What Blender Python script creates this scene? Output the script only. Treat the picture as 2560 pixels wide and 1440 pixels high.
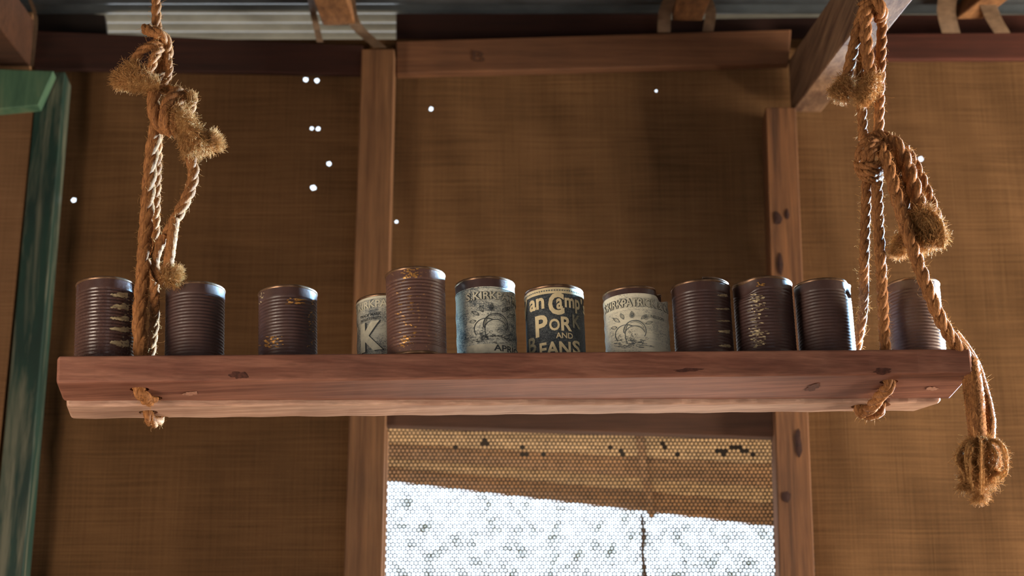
import bpy, bmesh, math, random
import numpy as np
from mathutils import Vector, Matrix
from mathutils.geometry import delaunay_2d_cdt

for o in list(bpy.data.objects):
    bpy.data.objects.remove(o, do_unlink=True)
SC = bpy.context.scene
COL = SC.collection
rng = np.random.default_rng(7)
random.seed(7)

# ------------------------------------------------------------------ camera
W, H, F = 2560, 1440, 5500.0
PITCH = math.radians(20.0)
CAM = Vector((0.0, 0.0, 1.55))
camd = bpy.data.cameras.new('camera')
camd.sensor_width = 36.0
camd.lens = 36.0 * F / W
camd.clip_start, camd.clip_end = 0.05, 200
camd.dof.use_dof = True
camd.dof.focus_distance = 3.09
camd.dof.aperture_fstop = 4.2
cam = bpy.data.objects.new('camera', camd)
cam.location = CAM
cam.rotation_euler = (math.pi / 2 + PITCH, 0, 0)
COL.objects.link(cam)
SC.camera = cam

# ------------------------------------------------------------------ world, sun, daylight at the openings
SC.view_settings.view_transform = 'Standard'
SC.view_settings.look = 'None'
SC.view_settings.exposure = 0.0
SC.view_settings.gamma = 1.0
SC.view_settings.use_curve_mapping = False
wd = bpy.data.worlds.new('sky')
SC.world = wd
wd.use_nodes = True
bg = wd.node_tree.nodes['Background']
bg.inputs[0].default_value = (0.80, 0.90, 1.0, 1)
bg.inputs[1].default_value = 3.2


def light(name, kind, loc, energy, color, target=None, size=(1, 1), angle=None, spread=None):
    d = bpy.data.lights.new(name, kind)
    d.energy = energy
    d.color = color
    if kind == 'AREA':
        d.shape = 'RECTANGLE'
        d.size, d.size_y = size
    if spread:
        d.spread = math.radians(spread)
    if angle:
        d.angle = angle
    o = bpy.data.objects.new(name, d)
    o.location = loc
    if target is not None:
        o.rotation_euler = (Vector(target) - Vector(loc)).to_track_quat('-Z', 'Y').to_euler()
    COL.objects.link(o)
    return o


light('sun', 'SUN', (0, 12, 14), 5.0, (1.0, 0.93, 0.82), (1.0, 3.0, 0), angle=0.01)
# daylight in the doorway of the left wall (warm, bounced from red ground)
light('left_doorway_daylight', 'AREA', (-1.49, 1.68, 1.60), 31, (1.0, 0.80, 0.60), (-0.2, 2.8, 2.4), (0.55, 1.1))
# daylight in the opening of the right wall, just in front of the back wall
light('right_opening_daylight', 'AREA', (2.57, 3.13, 2.25), 165, (1.0, 0.86, 0.68), (0.4, 3.62, 2.3), (0.5, 1.1))
# cool skylight in the high back-wall window right of the picture
light('back_right_window_daylight', 'AREA', (1.50, 3.86, 2.83), 88, (0.40, 0.69, 1.0), (0.0, 2.92, 2.48), (0.34, 0.5), spread=48)
# daylight in the doorway of the front wall
light('front_doorway_daylight', 'AREA', (1.3, -2.17, 1.0), 5, (1.0, 0.88, 0.74), (0.6, 3.0, 2.2), (0.9, 1.7))
# daylight coming up through the back window from the sunlit ground outside
light('window_daylight', 'AREA', (0.2, 3.98, 2.02), 5.5, (1.0, 0.95, 0.9), (0.2, 2.9, 2.5), (0.7, 0.42))


# ------------------------------------------------------------------ projection helpers
FW = Vector((0, math.cos(PITCH), math.sin(PITCH)))
UP = Vector((0, -math.sin(PITCH), math.cos(PITCH)))
RT = Vector((1, 0, 0))


def ray(px, py):
    return RT * ((px - W / 2) / F) + UP * ((H / 2 - py) / F) + FW


def at(px, py, Y):
    d = ray(px, py)
    return CAM + d * (Y / d.y)


def proj(P):
    q = Vector(P) - CAM
    z = q.dot(FW)
    return W / 2 + F * q.dot(RT) / z, H / 2 - F * q.dot(UP) / z


def hit(px, py, P0, N):
    d = ray(px, py)
    t = (Vector(P0) - CAM).dot(N) / d.dot(N)
    return CAM + d * t


# ------------------------------------------------------------------ object helpers
def tag(o, label=None, cat=None, group=None, kind=None):
    if label:
        o['label'] = label
    if cat:
        o['category'] = cat
    if group:
        o['group'] = group
    if kind:
        o['kind'] = kind
    return o


def thing(name, label, cat, loc=(0, 0, 0), group=None, mat=None):
    o = bpy.data.objects.new(name, None)
    o.empty_display_size = 0.03
    if mat is not None:
        o.matrix_world = mat
    else:
        o.location = loc
    COL.objects.link(o)
    return tag(o, label, cat, group)


def mk(name, V, Fc, mat, parent=None, local=False, smooth=False, kind=None, label=None, base=None):
    V = np.asarray(V, dtype=np.float64).reshape(-1, 3)
    org = np.zeros(3)
    if not local:
        if base is not None:
            org = np.array(base, dtype=float)
        elif parent is not None:
            org = np.array(parent['_o'] if '_o' in parent else parent.location)
        else:
            mn, mx = V.min(0), V.max(0)
            org = np.array([(mn[0] + mx[0]) / 2, (mn[1] + mx[1]) / 2, mn[2]])
    me = bpy.data.meshes.new(name)
    if isinstance(Fc, np.ndarray):
        n, k = Fc.shape
        me.vertices.add(len(V))
        me.vertices.foreach_set('co', (V - org).ravel().astype(np.float32))
        me.loops.add(n * k)
        me.loops.foreach_set('vertex_index', Fc.ravel().astype(np.int32))
        me.polygons.add(n)
        me.polygons.foreach_set('loop_start', np.arange(0, n * k, k, dtype=np.int32))
        me.polygons.foreach_set('loop_total', np.full(n, k, dtype=np.int32))
        me.update(calc_edges=True)
    else:
        me.from_pydata([tuple(v) for v in (V - org)], [], [tuple(f) for f in Fc])
    me.validate()
    if smooth:
        me.polygons.foreach_set('use_smooth', np.ones(len(me.polygons), dtype=bool))
    me.materials.append(mat)
    o = bpy.data.objects.new(name, me)
    COL.objects.link(o)
    if parent is not None:
        o.parent = parent
        if '_po' in parent.keys():
            pass
    else:
        o.location = org
    return tag(o, label, None, None, kind)


def hexa(C, bevel=0.002, seg=2):
    """8 corners: 0-3 front ring, 4-7 back ring -> bevelled verts, faces."""
    bm = bmesh.new()
    vs = [bm.verts.new(c) for c in C]
    for f in ((0, 1, 2, 3), (7, 6, 5, 4), (0, 4, 5, 1), (1, 5, 6, 2), (2, 6, 7, 3), (3, 7, 4, 0)):
        bm.faces.new([vs[i] for i in f])
    bmesh.ops.recalc_face_normals(bm, faces=bm.faces)
    if bevel:
        bmesh.ops.bevel(bm, geom=list(bm.edges), offset=bevel, segments=seg, profile=0.5, affect='EDGES')
    bm.verts.index_update()
    V = [tuple(v.co) for v in bm.verts]
    Fc = [[v.index for v in f.verts] for f in bm.faces]
    bm.free()
    return V, Fc


def board(name, quad, Y, th, mat, label=None, cat=None, parent=None, bevel=0.002, group=None, kind=None):
    fr = [at(x, y, Y) for x, y in quad]
    bk = [p + Vector((0, th, 0)) for p in fr]
    V, Fc = hexa(fr + bk, bevel)
    o = mk(name, V, Fc, mat, parent)
    return tag(o, label, cat, group, kind)


def box(name, lo, hi, mat, parent=None, bevel=0.0, kind=None):
    x0, y0, z0 = lo
    x1, y1, z1 = hi
    C = [(x0, y0, z0), (x1, y0, z0), (x1, y0, z1), (x0, y0, z1), (x0, y1, z0), (x1, y1, z0), (x1, y1, z1), (x0, y1, z1)]
    V, Fc = hexa([Vector(c) for c in C], bevel)
    return tag(mk(name, V, Fc, mat, parent), kind=kind)


# ------------------------------------------------------------------ materials
def S2L(c):
    return tuple(((x / 255) / 12.92 if x / 255 <= 0.04045 else ((x / 255 + 0.055) / 1.055) ** 2.4) for x in c) + (1,)


class M:
    def __init__(self, name):
        self.m = bpy.data.materials.new(name)
        self.m.use_nodes = True
        self.t = self.m.node_tree
        self.b = self.t.nodes['Principled BSDF']
        self.out = self.t.nodes['Material Output']
        self.tc = None

    def n(self, typ, **kw):
        nd = self.t.nodes.new(typ)
        for k, v in kw.items():
            setattr(nd, k, v)
        return nd

    def l(self, a, b):
        self.t.links.new(a, b)

    def coord(self, scale=(1, 1, 1), rot=(0, 0, 0)):
        if self.tc is None:
            self.tc = self.n('ShaderNodeTexCoord')
        mp = self.n('ShaderNodeMapping')
        mp.inputs['Scale'].default_value = scale
        mp.inputs['Rotation'].default_value = rot
        self.l(self.tc.outputs['Object'], mp.inputs['Vector'])
        return mp.outputs['Vector']

    def noise(self, scale=1.0, vec=(1, 1, 1), detail=4, rough=0.55, dist=0.0):
        nz = self.n('ShaderNodeTexNoise')
        nz.inputs['Scale'].default_value = scale
        nz.inputs['Detail'].default_value = detail
        nz.inputs['Roughness'].default_value = rough
        nz.inputs['Distortion'].default_value = dist
        self.l(self.coord(vec), nz.inputs['Vector'])
        return nz.outputs['Fac']

    def ramp(self, fac, stops):
        r = self.n('ShaderNodeValToRGB')
        e = r.color_ramp.elements
        while len(e) < len(stops):
            e.new(0.5)
        for i, (p, c) in enumerate(stops):
            e[i].position = p
            e[i].color = c
        self.l(fac, r.inputs['Fac'])
        return r.outputs['Color']

    def mix(self, fac, a, b, mode='MIX'):
        mx = self.n('ShaderNodeMix', data_type='RGBA', blend_type=mode)
        for i, v in ((0, fac), (6, a), (7, b)):
            if hasattr(v, 'is_linked'):
                self.l(v, mx.inputs[i])
            else:
                mx.inputs[i].default_value = v
        return mx.outputs[2]

    def math(self, op, a, b=0.0):
        m = self.n('ShaderNodeMath', operation=op)
        for i, v in ((0, a), (1, b)):
            if hasattr(v, 'is_linked'):
                self.l(v, m.inputs[i])
            else:
                m.inputs[i].default_value = v
        return m.outputs[0]

    def bump(self, h, strength=0.3, dist=0.001):
        b = self.n('ShaderNodeBump')
        b.inputs['Strength'].default_value = strength
        b.inputs['Distance'].default_value = dist
        self.l(h, b.inputs['Height'])
        self.l(b.outputs['Normal'], self.b.inputs['Normal'])

    def set(self, color=None, rough=None, metal=None, spec=None):
        if color is not None:
            if hasattr(color, 'is_linked'):
                self.l(color, self.b.inputs['Base Color'])
            else:
                self.b.inputs['Base Color'].default_value = color
        if rough is not None:
            if hasattr(rough, 'is_linked'):
                self.l(rough, self.b.inputs['Roughness'])
            else:
                self.b.inputs['Roughness'].default_value = rough
        if metal is not None:
            self.b.inputs['Metallic'].default_value = metal
        if spec is not None:
            self.b.inputs['Specular IOR Level'].default_value = spec
        return self


def wood(name, dark, light_, axis='x', rough=0.7, streak=1.0, spec=0.3, knots=None):
    m = M(name)
    s = {'x': (0.8, 22, 22), 'y': (22, 0.8, 22), 'z': (22, 22, 0.8)}[axis]
    f = {'x': (6, 160, 160), 'y': (160, 6, 160), 'z': (160, 160, 6)}[axis]
    a = m.noise(3.0, s, 5, 0.62, 0.2)
    b = m.noise(2.0, f, 3, 0.6)
    c = m.noise(6.0, (1, 1, 1), 3)
    c1 = m.ramp(a, [(0.3, dark), (0.7, light_)])
    c2 = m.ramp(b, [(0.3, (0.74, 0.74, 0.74, 1)), (0.7, (1.12, 1.12, 1.12, 1))])
    col = m.mix(streak, c1, c2, 'MULTIPLY')
    c3 = m.ramp(c, [(0.35, (0.75, 0.75, 0.76, 1)), (0.65, (1.1, 1.08, 1.06, 1))])
    col = m.mix(0.8, col, c3, 'MULTIPLY')
    m.set(col, rough, spec=spec)
    m.bump(b, 0.35, 0.0008)
    return m.m


def plain(name, col, rough=0.6, metal=0.0, var=0.25, scale=30, spec=0.4):
    m = M(name)
    a = m.noise(scale, (1, 1, 1), 4)
    lo = tuple(c * (1 - var) for c in col[:3]) + (1,)
    hi = tuple(min(1, c * (1 + var)) for c in col[:3]) + (1,)
    m.set(m.ramp(a, [(0.3, lo), (0.7, hi)]), rough, metal, spec)
    return m.m


def hessian(name, c_lo, c_hi):
    m = M(name)
    h = m.noise(1.0, (5, 5, 330), 3, 0.6, 0.3)
    v = m.noise(1.0, (330, 5, 5), 3, 0.6, 0.3)
    big = m.noise(2.2, (1.0, 1, 1.7), 4, 0.6)
    w1 = m.noise(1.0, (900, 900, 900), 2, 0.5)
    hv = m.math('ADD', m.math('MULTIPLY', h, 0.66), m.math('MULTIPLY', v, 0.34))
    c1 = m.ramp(hv, [(0.28, c_lo), (0.72, c_hi)])
    c2 = m.ramp(big, [(0.3, (0.72, 0.70, 0.68, 1)), (0.7, (1.15, 1.13, 1.1, 1))])
    col = m.mix(1.0, c1, c2, 'MULTIPLY')
    c3 = m.ramp(w1, [(0.3, (0.8, 0.8, 0.8, 1)), (0.7, (1.15, 1.15, 1.15, 1))])
    col = m.mix(0.7, col, c3, 'MULTIPLY')
    m.set(col, 0.95, spec=0.1)
    m.bump(hv, 0.6, 0.002)
    return m.m


MAT = {}
MAT['hessian'] = hessian('hessian_cloth', S2L((76, 54, 34)), S2L((119, 87, 57)))
MAT['hessian_door'] = hessian('hessian_panel_cloth', S2L((118, 88, 62)), S2L((160, 122, 90)))
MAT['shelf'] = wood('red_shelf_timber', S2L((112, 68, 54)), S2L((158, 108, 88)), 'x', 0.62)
MAT['shelf_back'] = wood('pale_lit_shelf_timber', S2L((164, 124, 104)), S2L((214, 178, 156)), 'x', 0.62)  # back plank, dusty; window light from below is also put into this paler tone
MAT['stud'] = wood('brown_stud_timber', S2L((86, 56, 33)), S2L((120, 84, 54)), 'z', 0.75)
MAT['stud_knotty'] = wood('knotty_stud_timber', S2L((62, 38, 24)), S2L((132, 88, 54)), 'z', 0.75)
MAT['plate_dark'] = wood('dark_plate_timber', S2L((40, 20, 14)), S2L((62, 32, 22)), 'x', 0.8)
MAT['plate_mid'] = wood('brown_plate_timber', S2L((86, 54, 34)), S2L((112, 74, 48)), 'x', 0.75)
MAT['plate_red'] = wood('red_plate_timber', S2L((62, 30, 20)), S2L((88, 44, 30)), 'x', 0.75)
MAT['header'] = wood('dark_header_timber', S2L((60, 36, 24)), S2L((84, 54, 36)), 'x', 0.8)
MAT['rafter'] = wood('rafter_timber', S2L((96, 62, 36)), S2L((150, 106, 66)), 'y', 0.75)
MAT['beam'] = wood('weathered_beam_timber', S2L((74, 48, 34)), S2L((136, 106, 80)), 'y', 0.75)
MAT['strap'] = plain('hoop_iron', S2L((100, 80, 62)), 0.55, 0.3, 0.3, 60)
MAT['iron'] = plain('galvanised_iron', S2L((90, 98, 104)), 0.42, 0.8, 0.3, 12)
MAT['ground'] = plain('sandy_ground', S2L((190, 160, 125)), 0.95, 0, 0.2, 2)
MAT['floor'] = plain('earth_floor', S2L((112, 84, 62)), 0.95, 0, 0.2, 4)
MAT['perf'] = plain('perforated_zinc', S2L((50, 39, 27)), 0.7, 0.2, 0.3, 40)
MAT['shutter'] = wood('shutter_board_timber', S2L((104, 74, 45)), S2L((154, 116, 76)), 'x', 0.8)
MAT['stick'] = plain('grey_stick', S2L((96, 78, 60)), 0.9)
MAT['leaf'] = plain('gum_leaf', S2L((96, 104, 84)), 0.6)
MAT['bark'] = plain('gum_bark', S2L((120, 104, 90)), 0.9)
MAT['dark'] = plain('dark_gap_timber', S2L((30, 20, 15)), 0.9)


def green_paint():
    m = M('worn_green_paint')
    a = m.noise(3.0, (9, 9, 0.9), 5, 0.65, 0.5)
    b = m.noise(5.0, (3, 3, 1), 3)
    g = m.ramp(b, [(0.3, S2L((6, 32, 27))), (0.7, S2L((16, 52, 42)))])
    k = m.ramp(a, [(0.47, (0, 0, 0, 1)), (0.64, (1, 1, 1, 1))])
    col = m.mix(k, g, S2L((96, 96, 80)))
    m.set(col, 0.6)
    m.bump(a, 0.3, 0.001)
    return m.m


def green_lit():  # head rail's green, lightened in the colour for the light falling on it
    m = M('lit_green_paint')
    a = m.noise(3.0, (10, 10, 1.0), 5, 0.65, 0.4)
    col = m.ramp(a, [(0.3, S2L((40, 74, 56))), (0.5, S2L((66, 98, 74))), (0.72, S2L((98, 112, 84)))])
    m.set(col, 0.7)
    return m.m


MAT['green'] = green_paint()
MAT['green_lit'] = green_lit()


def rope_mat(name, lo, hi, trans=0.0):
    m = M(name)
    a = m.noise(1.0, (420, 420, 60), 3, 0.6)
    b = m.noise(18, (1, 1, 1), 3)
    c1 = m.ramp(a, [(0.3, lo), (0.7, hi)])
    c2 = m.ramp(b, [(0.3, (0.7, 0.66, 0.62, 1)), (0.7, (1.12, 1.1, 1.08, 1))])
    col = m.mix(1.0, c1, c2, 'MULTIPLY')
    m.set(col, 0.75, spec=0.25)
    m.bump(a, 0.5, 0.0012)
    if trans:
        tr = m.n('ShaderNodeBsdfTranslucent')
        m.l(col, tr.inputs['Color'])
        ms = m.n('ShaderNodeMixShader')
        ms.inputs[0].default_value = trans
        m.l(m.b.outputs[0], ms.inputs[1])
        m.l(tr.outputs[0], ms.inputs[2])
        m.l(ms.outputs[0], m.out.inputs['Surface'])
    return m.m


MAT['rope'] = rope_mat('sisal_rope', S2L((108, 68, 38)), S2L((182, 126, 76)))
MAT['fibre'] = rope_mat('sisal_fibre', S2L((176, 124, 68)), S2L((232, 188, 128)), 0.35)


def rust_mat(name, base, hi, rough, flecks=0.0):
    m = M(name)
    a = m.noise(40, (1, 1, 1), 5, 0.65)
    b = m.noise(260, (1, 1, 1), 3, 0.6)
    col = m.ramp(a, [(0.3, base), (0.72, hi)])
    r = m.ramp(b, [(0.3, (rough - 0.1,) * 3 + (1,)), (0.7, (rough + 0.12,) * 3 + (1,))])
    if flecks:
        k = m.ramp(b, [(0.66 - flecks, (0, 0, 0, 1)), (0.72 - flecks, (1, 1, 1, 1))])
        col = m.mix(m.math('MULTIPLY', k, 0.35), col, S2L((190, 140, 80)))
    m.set(col, r, 0.0, 0.5)
    m.bump(b, 0.25, 0.0006)
    return m.m


MAT['rust'] = rust_mat('brown_rusted_tin', S2L((66, 46, 44)), S2L((86, 61, 55)), 0.40)
MAT['rust_gloss'] = rust_mat('glossy_brown_lacquered_tin', S2L((70, 50, 47)), S2L((90, 66, 60)), 0.24)
MAT['rust_matt'] = rust_mat('matt_brown_rusted_tin', S2L((66, 46, 43)), S2L((86, 60, 53)), 0.5)
MAT['rust_gold'] = rust_mat('gold_flecked_brown_tin', S2L((82, 56, 50)), S2L((106, 74, 64)), 0.45, 0.05)
MAT['rim'] = plain('worn_tin_rim', S2L((120, 92, 70)), 0.35, 0.6, 0.4, 90)
MAT['bare'] = plain('bare_flaked_metal', S2L((186, 168, 132)), 0.45, 0.25, 0.25, 300)
MAT['gold'] = plain('golden_worn_tin', S2L((190, 140, 76)), 0.4, 0.4, 0.3, 300)


def label_mat(name, paper, ink, thresh, scale=420, bigfac=0.5):
    m = M(name)
    line = m.noise(scale, (1, 1, 1.8), 3, 0.65, 1.2)
    big = m.noise(34, (1, 1, 1), 4, 0.6)
    lines = m.noise(1.0, (20, 20, 420), 2, 0.5)
    s = m.math('ADD', m.math('MULTIPLY', line, 1 - bigfac), m.math('MULTIPLY', big, bigfac))
    k = m.ramp(s, [(thresh - 0.06, (1, 1, 1, 1)), (thresh + 0.06, (0, 0, 0, 1))])
    col = m.mix(k, paper, ink)
    st = m.ramp(lines, [(0.3, (0.82, 0.82, 0.82, 1)), (0.6, (1.05, 1.05, 1.05, 1))])
    col = m.mix(0.8, col, st, 'MULTIPLY')
    m.set(col, 0.55, spec=0.3)
    return m.m


PAPER, INK = S2L((232, 226, 202)), S2L((58, 66, 74))
MAT['lab_pale'] = label_mat('pale_engraved_label_paper', PAPER, S2L((120, 124, 120)), 0.42, 380, 0.45)
MAT['lab_mid'] = label_mat('grey_engraved_label_paper', S2L((222, 220, 202)), S2L((74, 84, 92)), 0.48, 380, 0.5)
MAT['lab_dark'] = label_mat('slate_engraved_label_paper', S2L((96, 100, 100)), S2L((44, 50, 58)), 0.52, 460, 0.2)
MAT['lab_grey'] = label_mat('worn_grey_label_paper', S2L((196, 194, 178)), S2L((98, 104, 108)), 0.48, 380, 0.5)
MAT['cream'] = plain('cream_print', S2L((224, 206, 164)), 0.6, 0, 0.12, 120)
MAT['cream_grey'] = plain('grey_cream_print', S2L((214, 208, 184)), 0.6, 0, 0.15, 120)
MAT['faded'] = plain('faded_cream_print', S2L((140, 134, 112)), 0.6, 0, 0.3, 300)
MAT['ink'] = plain('dark_ink_print', S2L((62, 66, 68)), 0.6, 0, 0.2, 200)
MAT['mid_ink'] = plain('soft_ink_print', S2L((100, 106, 106)), 0.6, 0, 0.2, 200)
MAT['white_paper'] = plain('paper_edge', S2L((214, 208, 186)), 0.6, 0, 0.1, 100)

# ------------------------------------------------------------------ the setting
YW = 3.70
ZTOP = at(1280, 92, YW).z
XL, XR, YF = -1.52, 2.6, -2.2


def sloped(z_at_wall, Y):
    return z_at_wall - 0.255 * (YW - Y)


# back wall: hessian sheet with pinholes and the window opening, as one wrinkled surface
holes_px = [(763, 196, 6.5), (792, 198, 6.5), (779, 319, 5), (795, 320, 6), (822, 407, 6.5), (783, 469, 8), (181, 494, 7),
            (1078, 271, 5.5), (991, 552, 4.2), (2303, 395, 7), (1641, 224, 3)]
win_px = [(958, 1068), (1938, 1094), (2070, 2330), (880, 2330)]


def wall_with_holes():
    pts, edges = [], []

    def loop(poly):
        k = len(pts)
        for p in poly:
            pts.append(p)
        n = len(poly)
        edges.extend([(k + i, k + (i + 1) % n) for i in range(n)])

    outer = [(XL, 0.0), (XR, 0.0), (XR, ZTOP), (XL, ZTOP)]
    loop(outer)
    win = [(at(x, y, YW).x, at(x, y, YW).z) for x, y in win_px]
    loop(win)
    win2 = [(1.1, 2.5), (1.75, 2.5), (1.75, 3.08), (1.1, 3.08)]
    loop(win2)
    cs = []
    for x, y, r in holes_px:
        c = at(x, y, YW)
        rm = r / F * 4.0
        cs.append((c.x, c.z, rm))
        k = rng.uniform(0.85, 1.12, 10)
        loop([(c.x + rm * k[i] * math.cos(i * 0.628), c.z + rm * k[i] * math.sin(i * 0.628)) for i in range(10)])
    for gx in np.arange(-1.2, 1.21, 0.02):
        for gz in np.arange(1.95, ZTOP - 0.01, 0.025):
            ok = all((gx - cx) ** 2 + (gz - cz) ** 2 > (r * 1.6) ** 2 for cx, cz, r in cs)
            if ok:
                pts.append((gx + rng.uniform(-.003, .003), gz + rng.uniform(-.003, .003)))
    V2, E2, F2, _, _, _ = delaunay_2d_cdt([Vector(p) for p in pts], edges, [], 0, 1e-6)
    keep = []
    wa, wb, wc, wdd = win

    def inwin(x, z):
        s = 0
        P = win
        ins = True
        sg = None
        for i in range(4):
            x0, z0 = P[i]
            x1, z1 = P[(i + 1) % 4]
            cr = (x1 - x0) * (z - z0) - (z1 - z0) * (x - x0)
            if sg is None:
                sg = cr > 0
            elif (cr > 0) != sg:
                ins = False
        return ins
    for f in F2:
        c = sum((V2[i] for i in f), Vector((0, 0))) / len(f)
        if inwin(c.x, c.y) or (1.1 < c.x < 1.75 and 2.5 < c.y < 3.08):
            continue
        if any((c.x - cx) ** 2 + (c.y - cz) ** 2 < (r * 0.8) ** 2 for cx, cz, r in cs):
            continue
        keep.append(f)
    V = []
    for p in V2:
        w = 0.0022 * math.sin(p.x * 21 + 3 * math.sin(p.y * 4)) + 0.0016 * math.sin(p.y * 33 + p.x * 6) + 0.001 * math.sin(p.x * 60 + p.y * 17)
        xe = at(232 - (ZTOP - p.y) * 36, 500, YW).x
        w += 0.006 * max(0.0, min(1.0, (xe - p.x) / 0.02)) if p.x < xe else 0.0
        V.append((p.x, YW + 0.004 + w, p.y))
    return V, keep


V, Fc = wall_with_holes()
wall = mk('wall_back', V, Fc, MAT['hessian'], base=(0, YW, 0), smooth=True, kind='structure')

# floor, outside ground, other walls
box('floor', (XL - .1, YF - .1, -0.1), (XR + .1, YW, 0.0), MAT['floor'], kind='structure')
tag(box('ground', (-30, YW + 0.05, -0.2), (30, 45, -0.02), MAT['ground']), kind='structure')


def side_wall(name, x, ops, lab):
    """vertical wall along Y at x, sloped top, rectangular opening (y0,y1,z0,z1)"""
    y0, y1, z0, z1 = ops
    th = 0.04 if x > 0 else -0.04
    zt = lambda y: sloped(ZTOP + 0.05, y)
    polys = [[(YF, 0), (y0, 0), (y0, zt(y0)), (YF, zt(YF))], [(y1, 0), (YW, 0), (YW, zt(YW)), (y1, zt(y1))]]
    if z0 > 0:
        polys.append([(y0, 0), (y1, 0), (y1, z0), (y0, z0)])
    polys.append([(y0, z1), (y1, z1), (y1, zt(y1)), (y0, zt(y0))])
    V, Fc = [], []
    for p in polys:
        k = len(V)
        V += [(x, a, b) for a, b in p] + [(x + th, a, b) for a, b in p]
        Fc += [(k, k + 1, k + 2, k + 3), (k + 7, k + 6, k + 5, k + 4)]
        Fc += [(k + i, k + 4 + i, k + 4 + (i + 1) % 4, k + (i + 1) % 4) for i in range(4)]
    mk(name, V, Fc, MAT['hessian'], kind='structure')


side_wall('wall_left', XL, (1.35, 2.02, 0.9, 2.3), '')
side_wall('wall_right', XR, (2.84, 3.42, 1.65, 2.85), '')
zf = sloped(ZTOP + 0.05, YF)
V, Fc = [], []
for (a0, a1, b0, b1) in ((XL, 0.8, 0, zf), (1.8, XR, 0, zf), (0.8, 1.8, 1.85, zf)):
    k = len(V)
    V += [(a0, YF, b0), (a1, YF, b0), (a1, YF, b1), (a0, YF, b1), (a0, YF - .04, b0), (a1, YF - .04, b0), (a1, YF - .04, b1), (a0, YF - .04, b1)]
    Fc += [(k, k + 1, k + 2, k + 3), (k + 7, k + 6, k + 5, k + 4)] + [(k + i, k + 4 + i, k + 4 + (i + 1) % 4, k + (i + 1) % 4) for i in range(4)]
mk('wall_front', V, Fc, MAT['hessian'], kind='structure')

# corrugated iron roof, corrugations parallel to the back wall, with a short eave overhang
ZR = at(1280, 43, YW).z
ys = np.arange(YF - 0.1, YW + 0.34, 0.0095)
xs = np.array([XL - 0.1, -1.2, -0.6, 0.0, 0.6, 1.2, XR + 0.1])
V = []
for y in ys:
    z = sloped(ZR + 0.012, y) + 0.0095 * math.sin(2 * math.pi * (y - YW) / 0.076)
    for x in xs:
        V.append((x, y, z))
n = len(xs)
Fc = [(i * n + j, i * n + j + 1, (i + 1) * n + j + 1, (i + 1) * n + j) for i in range(len(ys) - 1) for j in range(n - 1)]
mk('ceiling', V, Fc, MAT['iron'], smooth=True, kind='structure')

# top plates and eave boards
board('top_plate', [(84, 76), (908, 113), (908, 186), (84, 171)], 3.682, 0.013, MAT['plate_dark'],
      'dark brown top plate running above the left hessian bay', 'beam')
plate = board('top_plate', [(990, 103), (1978, 73), (1972, 158), (990, 184)], 3.672, 0.022, MAT['plate_mid'],
              'mid-brown top plate above the middle hessian bay, marked with a letter', 'beam')
board('top_plate', [(2052, 85), (2660, 80), (2660, 147), (2052, 149)], 3.682, 0.013, MAT['plate_red'],
      'dark red-brown top plate above the right hessian bay', 'beam')
board('eave_board', [(990, 30), (1660, 26), (1660, 100), (990, 105)], 3.712, 0.02, MAT['plate_dark'],
      'dark board closing the eave gap over the middle bay', 'board')
board('eave_board', [(1660, 48), (2085, 42), (2085, 100), (1660, 100)], 3.712, 0.02, MAT['plate_dark'],
      'dark board below the bright eave gap beside the sloping rafter', 'board')
board('eave_board', [(2085, 36), (2660, 36), (2660, 100), (2085, 100)], 3.712, 0.02, MAT['plate_red'],
      'dark red board closing the eave gap at far right', 'board')
board('eave_board', [(60, 20), (262, 36), (272, 120), (60, 120)], 3.712, 0.02, MAT['dark'],
      'black board closing the eave gap at far left', 'board')

# studs and rails
board('wall_stud', [(904, 122), (986, 122), (952, 1560), (855, 1560)], 3.635, 0.06, MAT['stud'],
      'plain brown upright stud left of the window', 'post')
st = board('wall_stud', [(1914, 268), (1990, 268), (2042, 1560), (1952, 1560)], 3.63, 0.065, MAT['stud_knotty'],
           'dark-knotted orange-brown stud right of the window', 'post')
board('window_header', [(955, 1008), (1944, 1008), (1934, 1092), (956, 1062)], 3.66, 0.025, MAT['header'],
      'dark timber header just under the shelf, over the perforated window', 'beam')
board('window_batten', [(956, 1072), (970, 1072), (958, 1560), (938, 1560)], 3.66, 0.03, MAT['stud'],
      'thin brown batten along the left edge of the perforated window', 'batten')
# knots on the right stud (darker, slightly raised discs of wood)
for (x, y, rx, ry) in ((1944, 545, 10, 16), (1968, 535, 5, 12), (1996, 1110, 8, 34), (1966, 1242, 11, 12), (1950, 660, 7, 26)):
    c = at(x, y, 3.629)
    V = [(c.x, 3.6285, c.z)] + [(c.x + rx / 1400 * rng.uniform(.8, 1.2) * math.cos(t), 3.6292, c.z + ry / 1300 * rng.uniform(.8, 1.2) * math.sin(t)) for t in np.linspace(0, 2 * math.pi, 14, endpoint=False)]
    mk('knot', V, [(0, 1 + i, 1 + (i + 1) % 14) for i in range(14)], MAT['plate_dark'], parent=None)
    kn = bpy.data.objects[-1] if False else COL.objects[-1]
    kn.parent = st
    kn.location = Vector(kn.location) - Vector(st.location)

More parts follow.
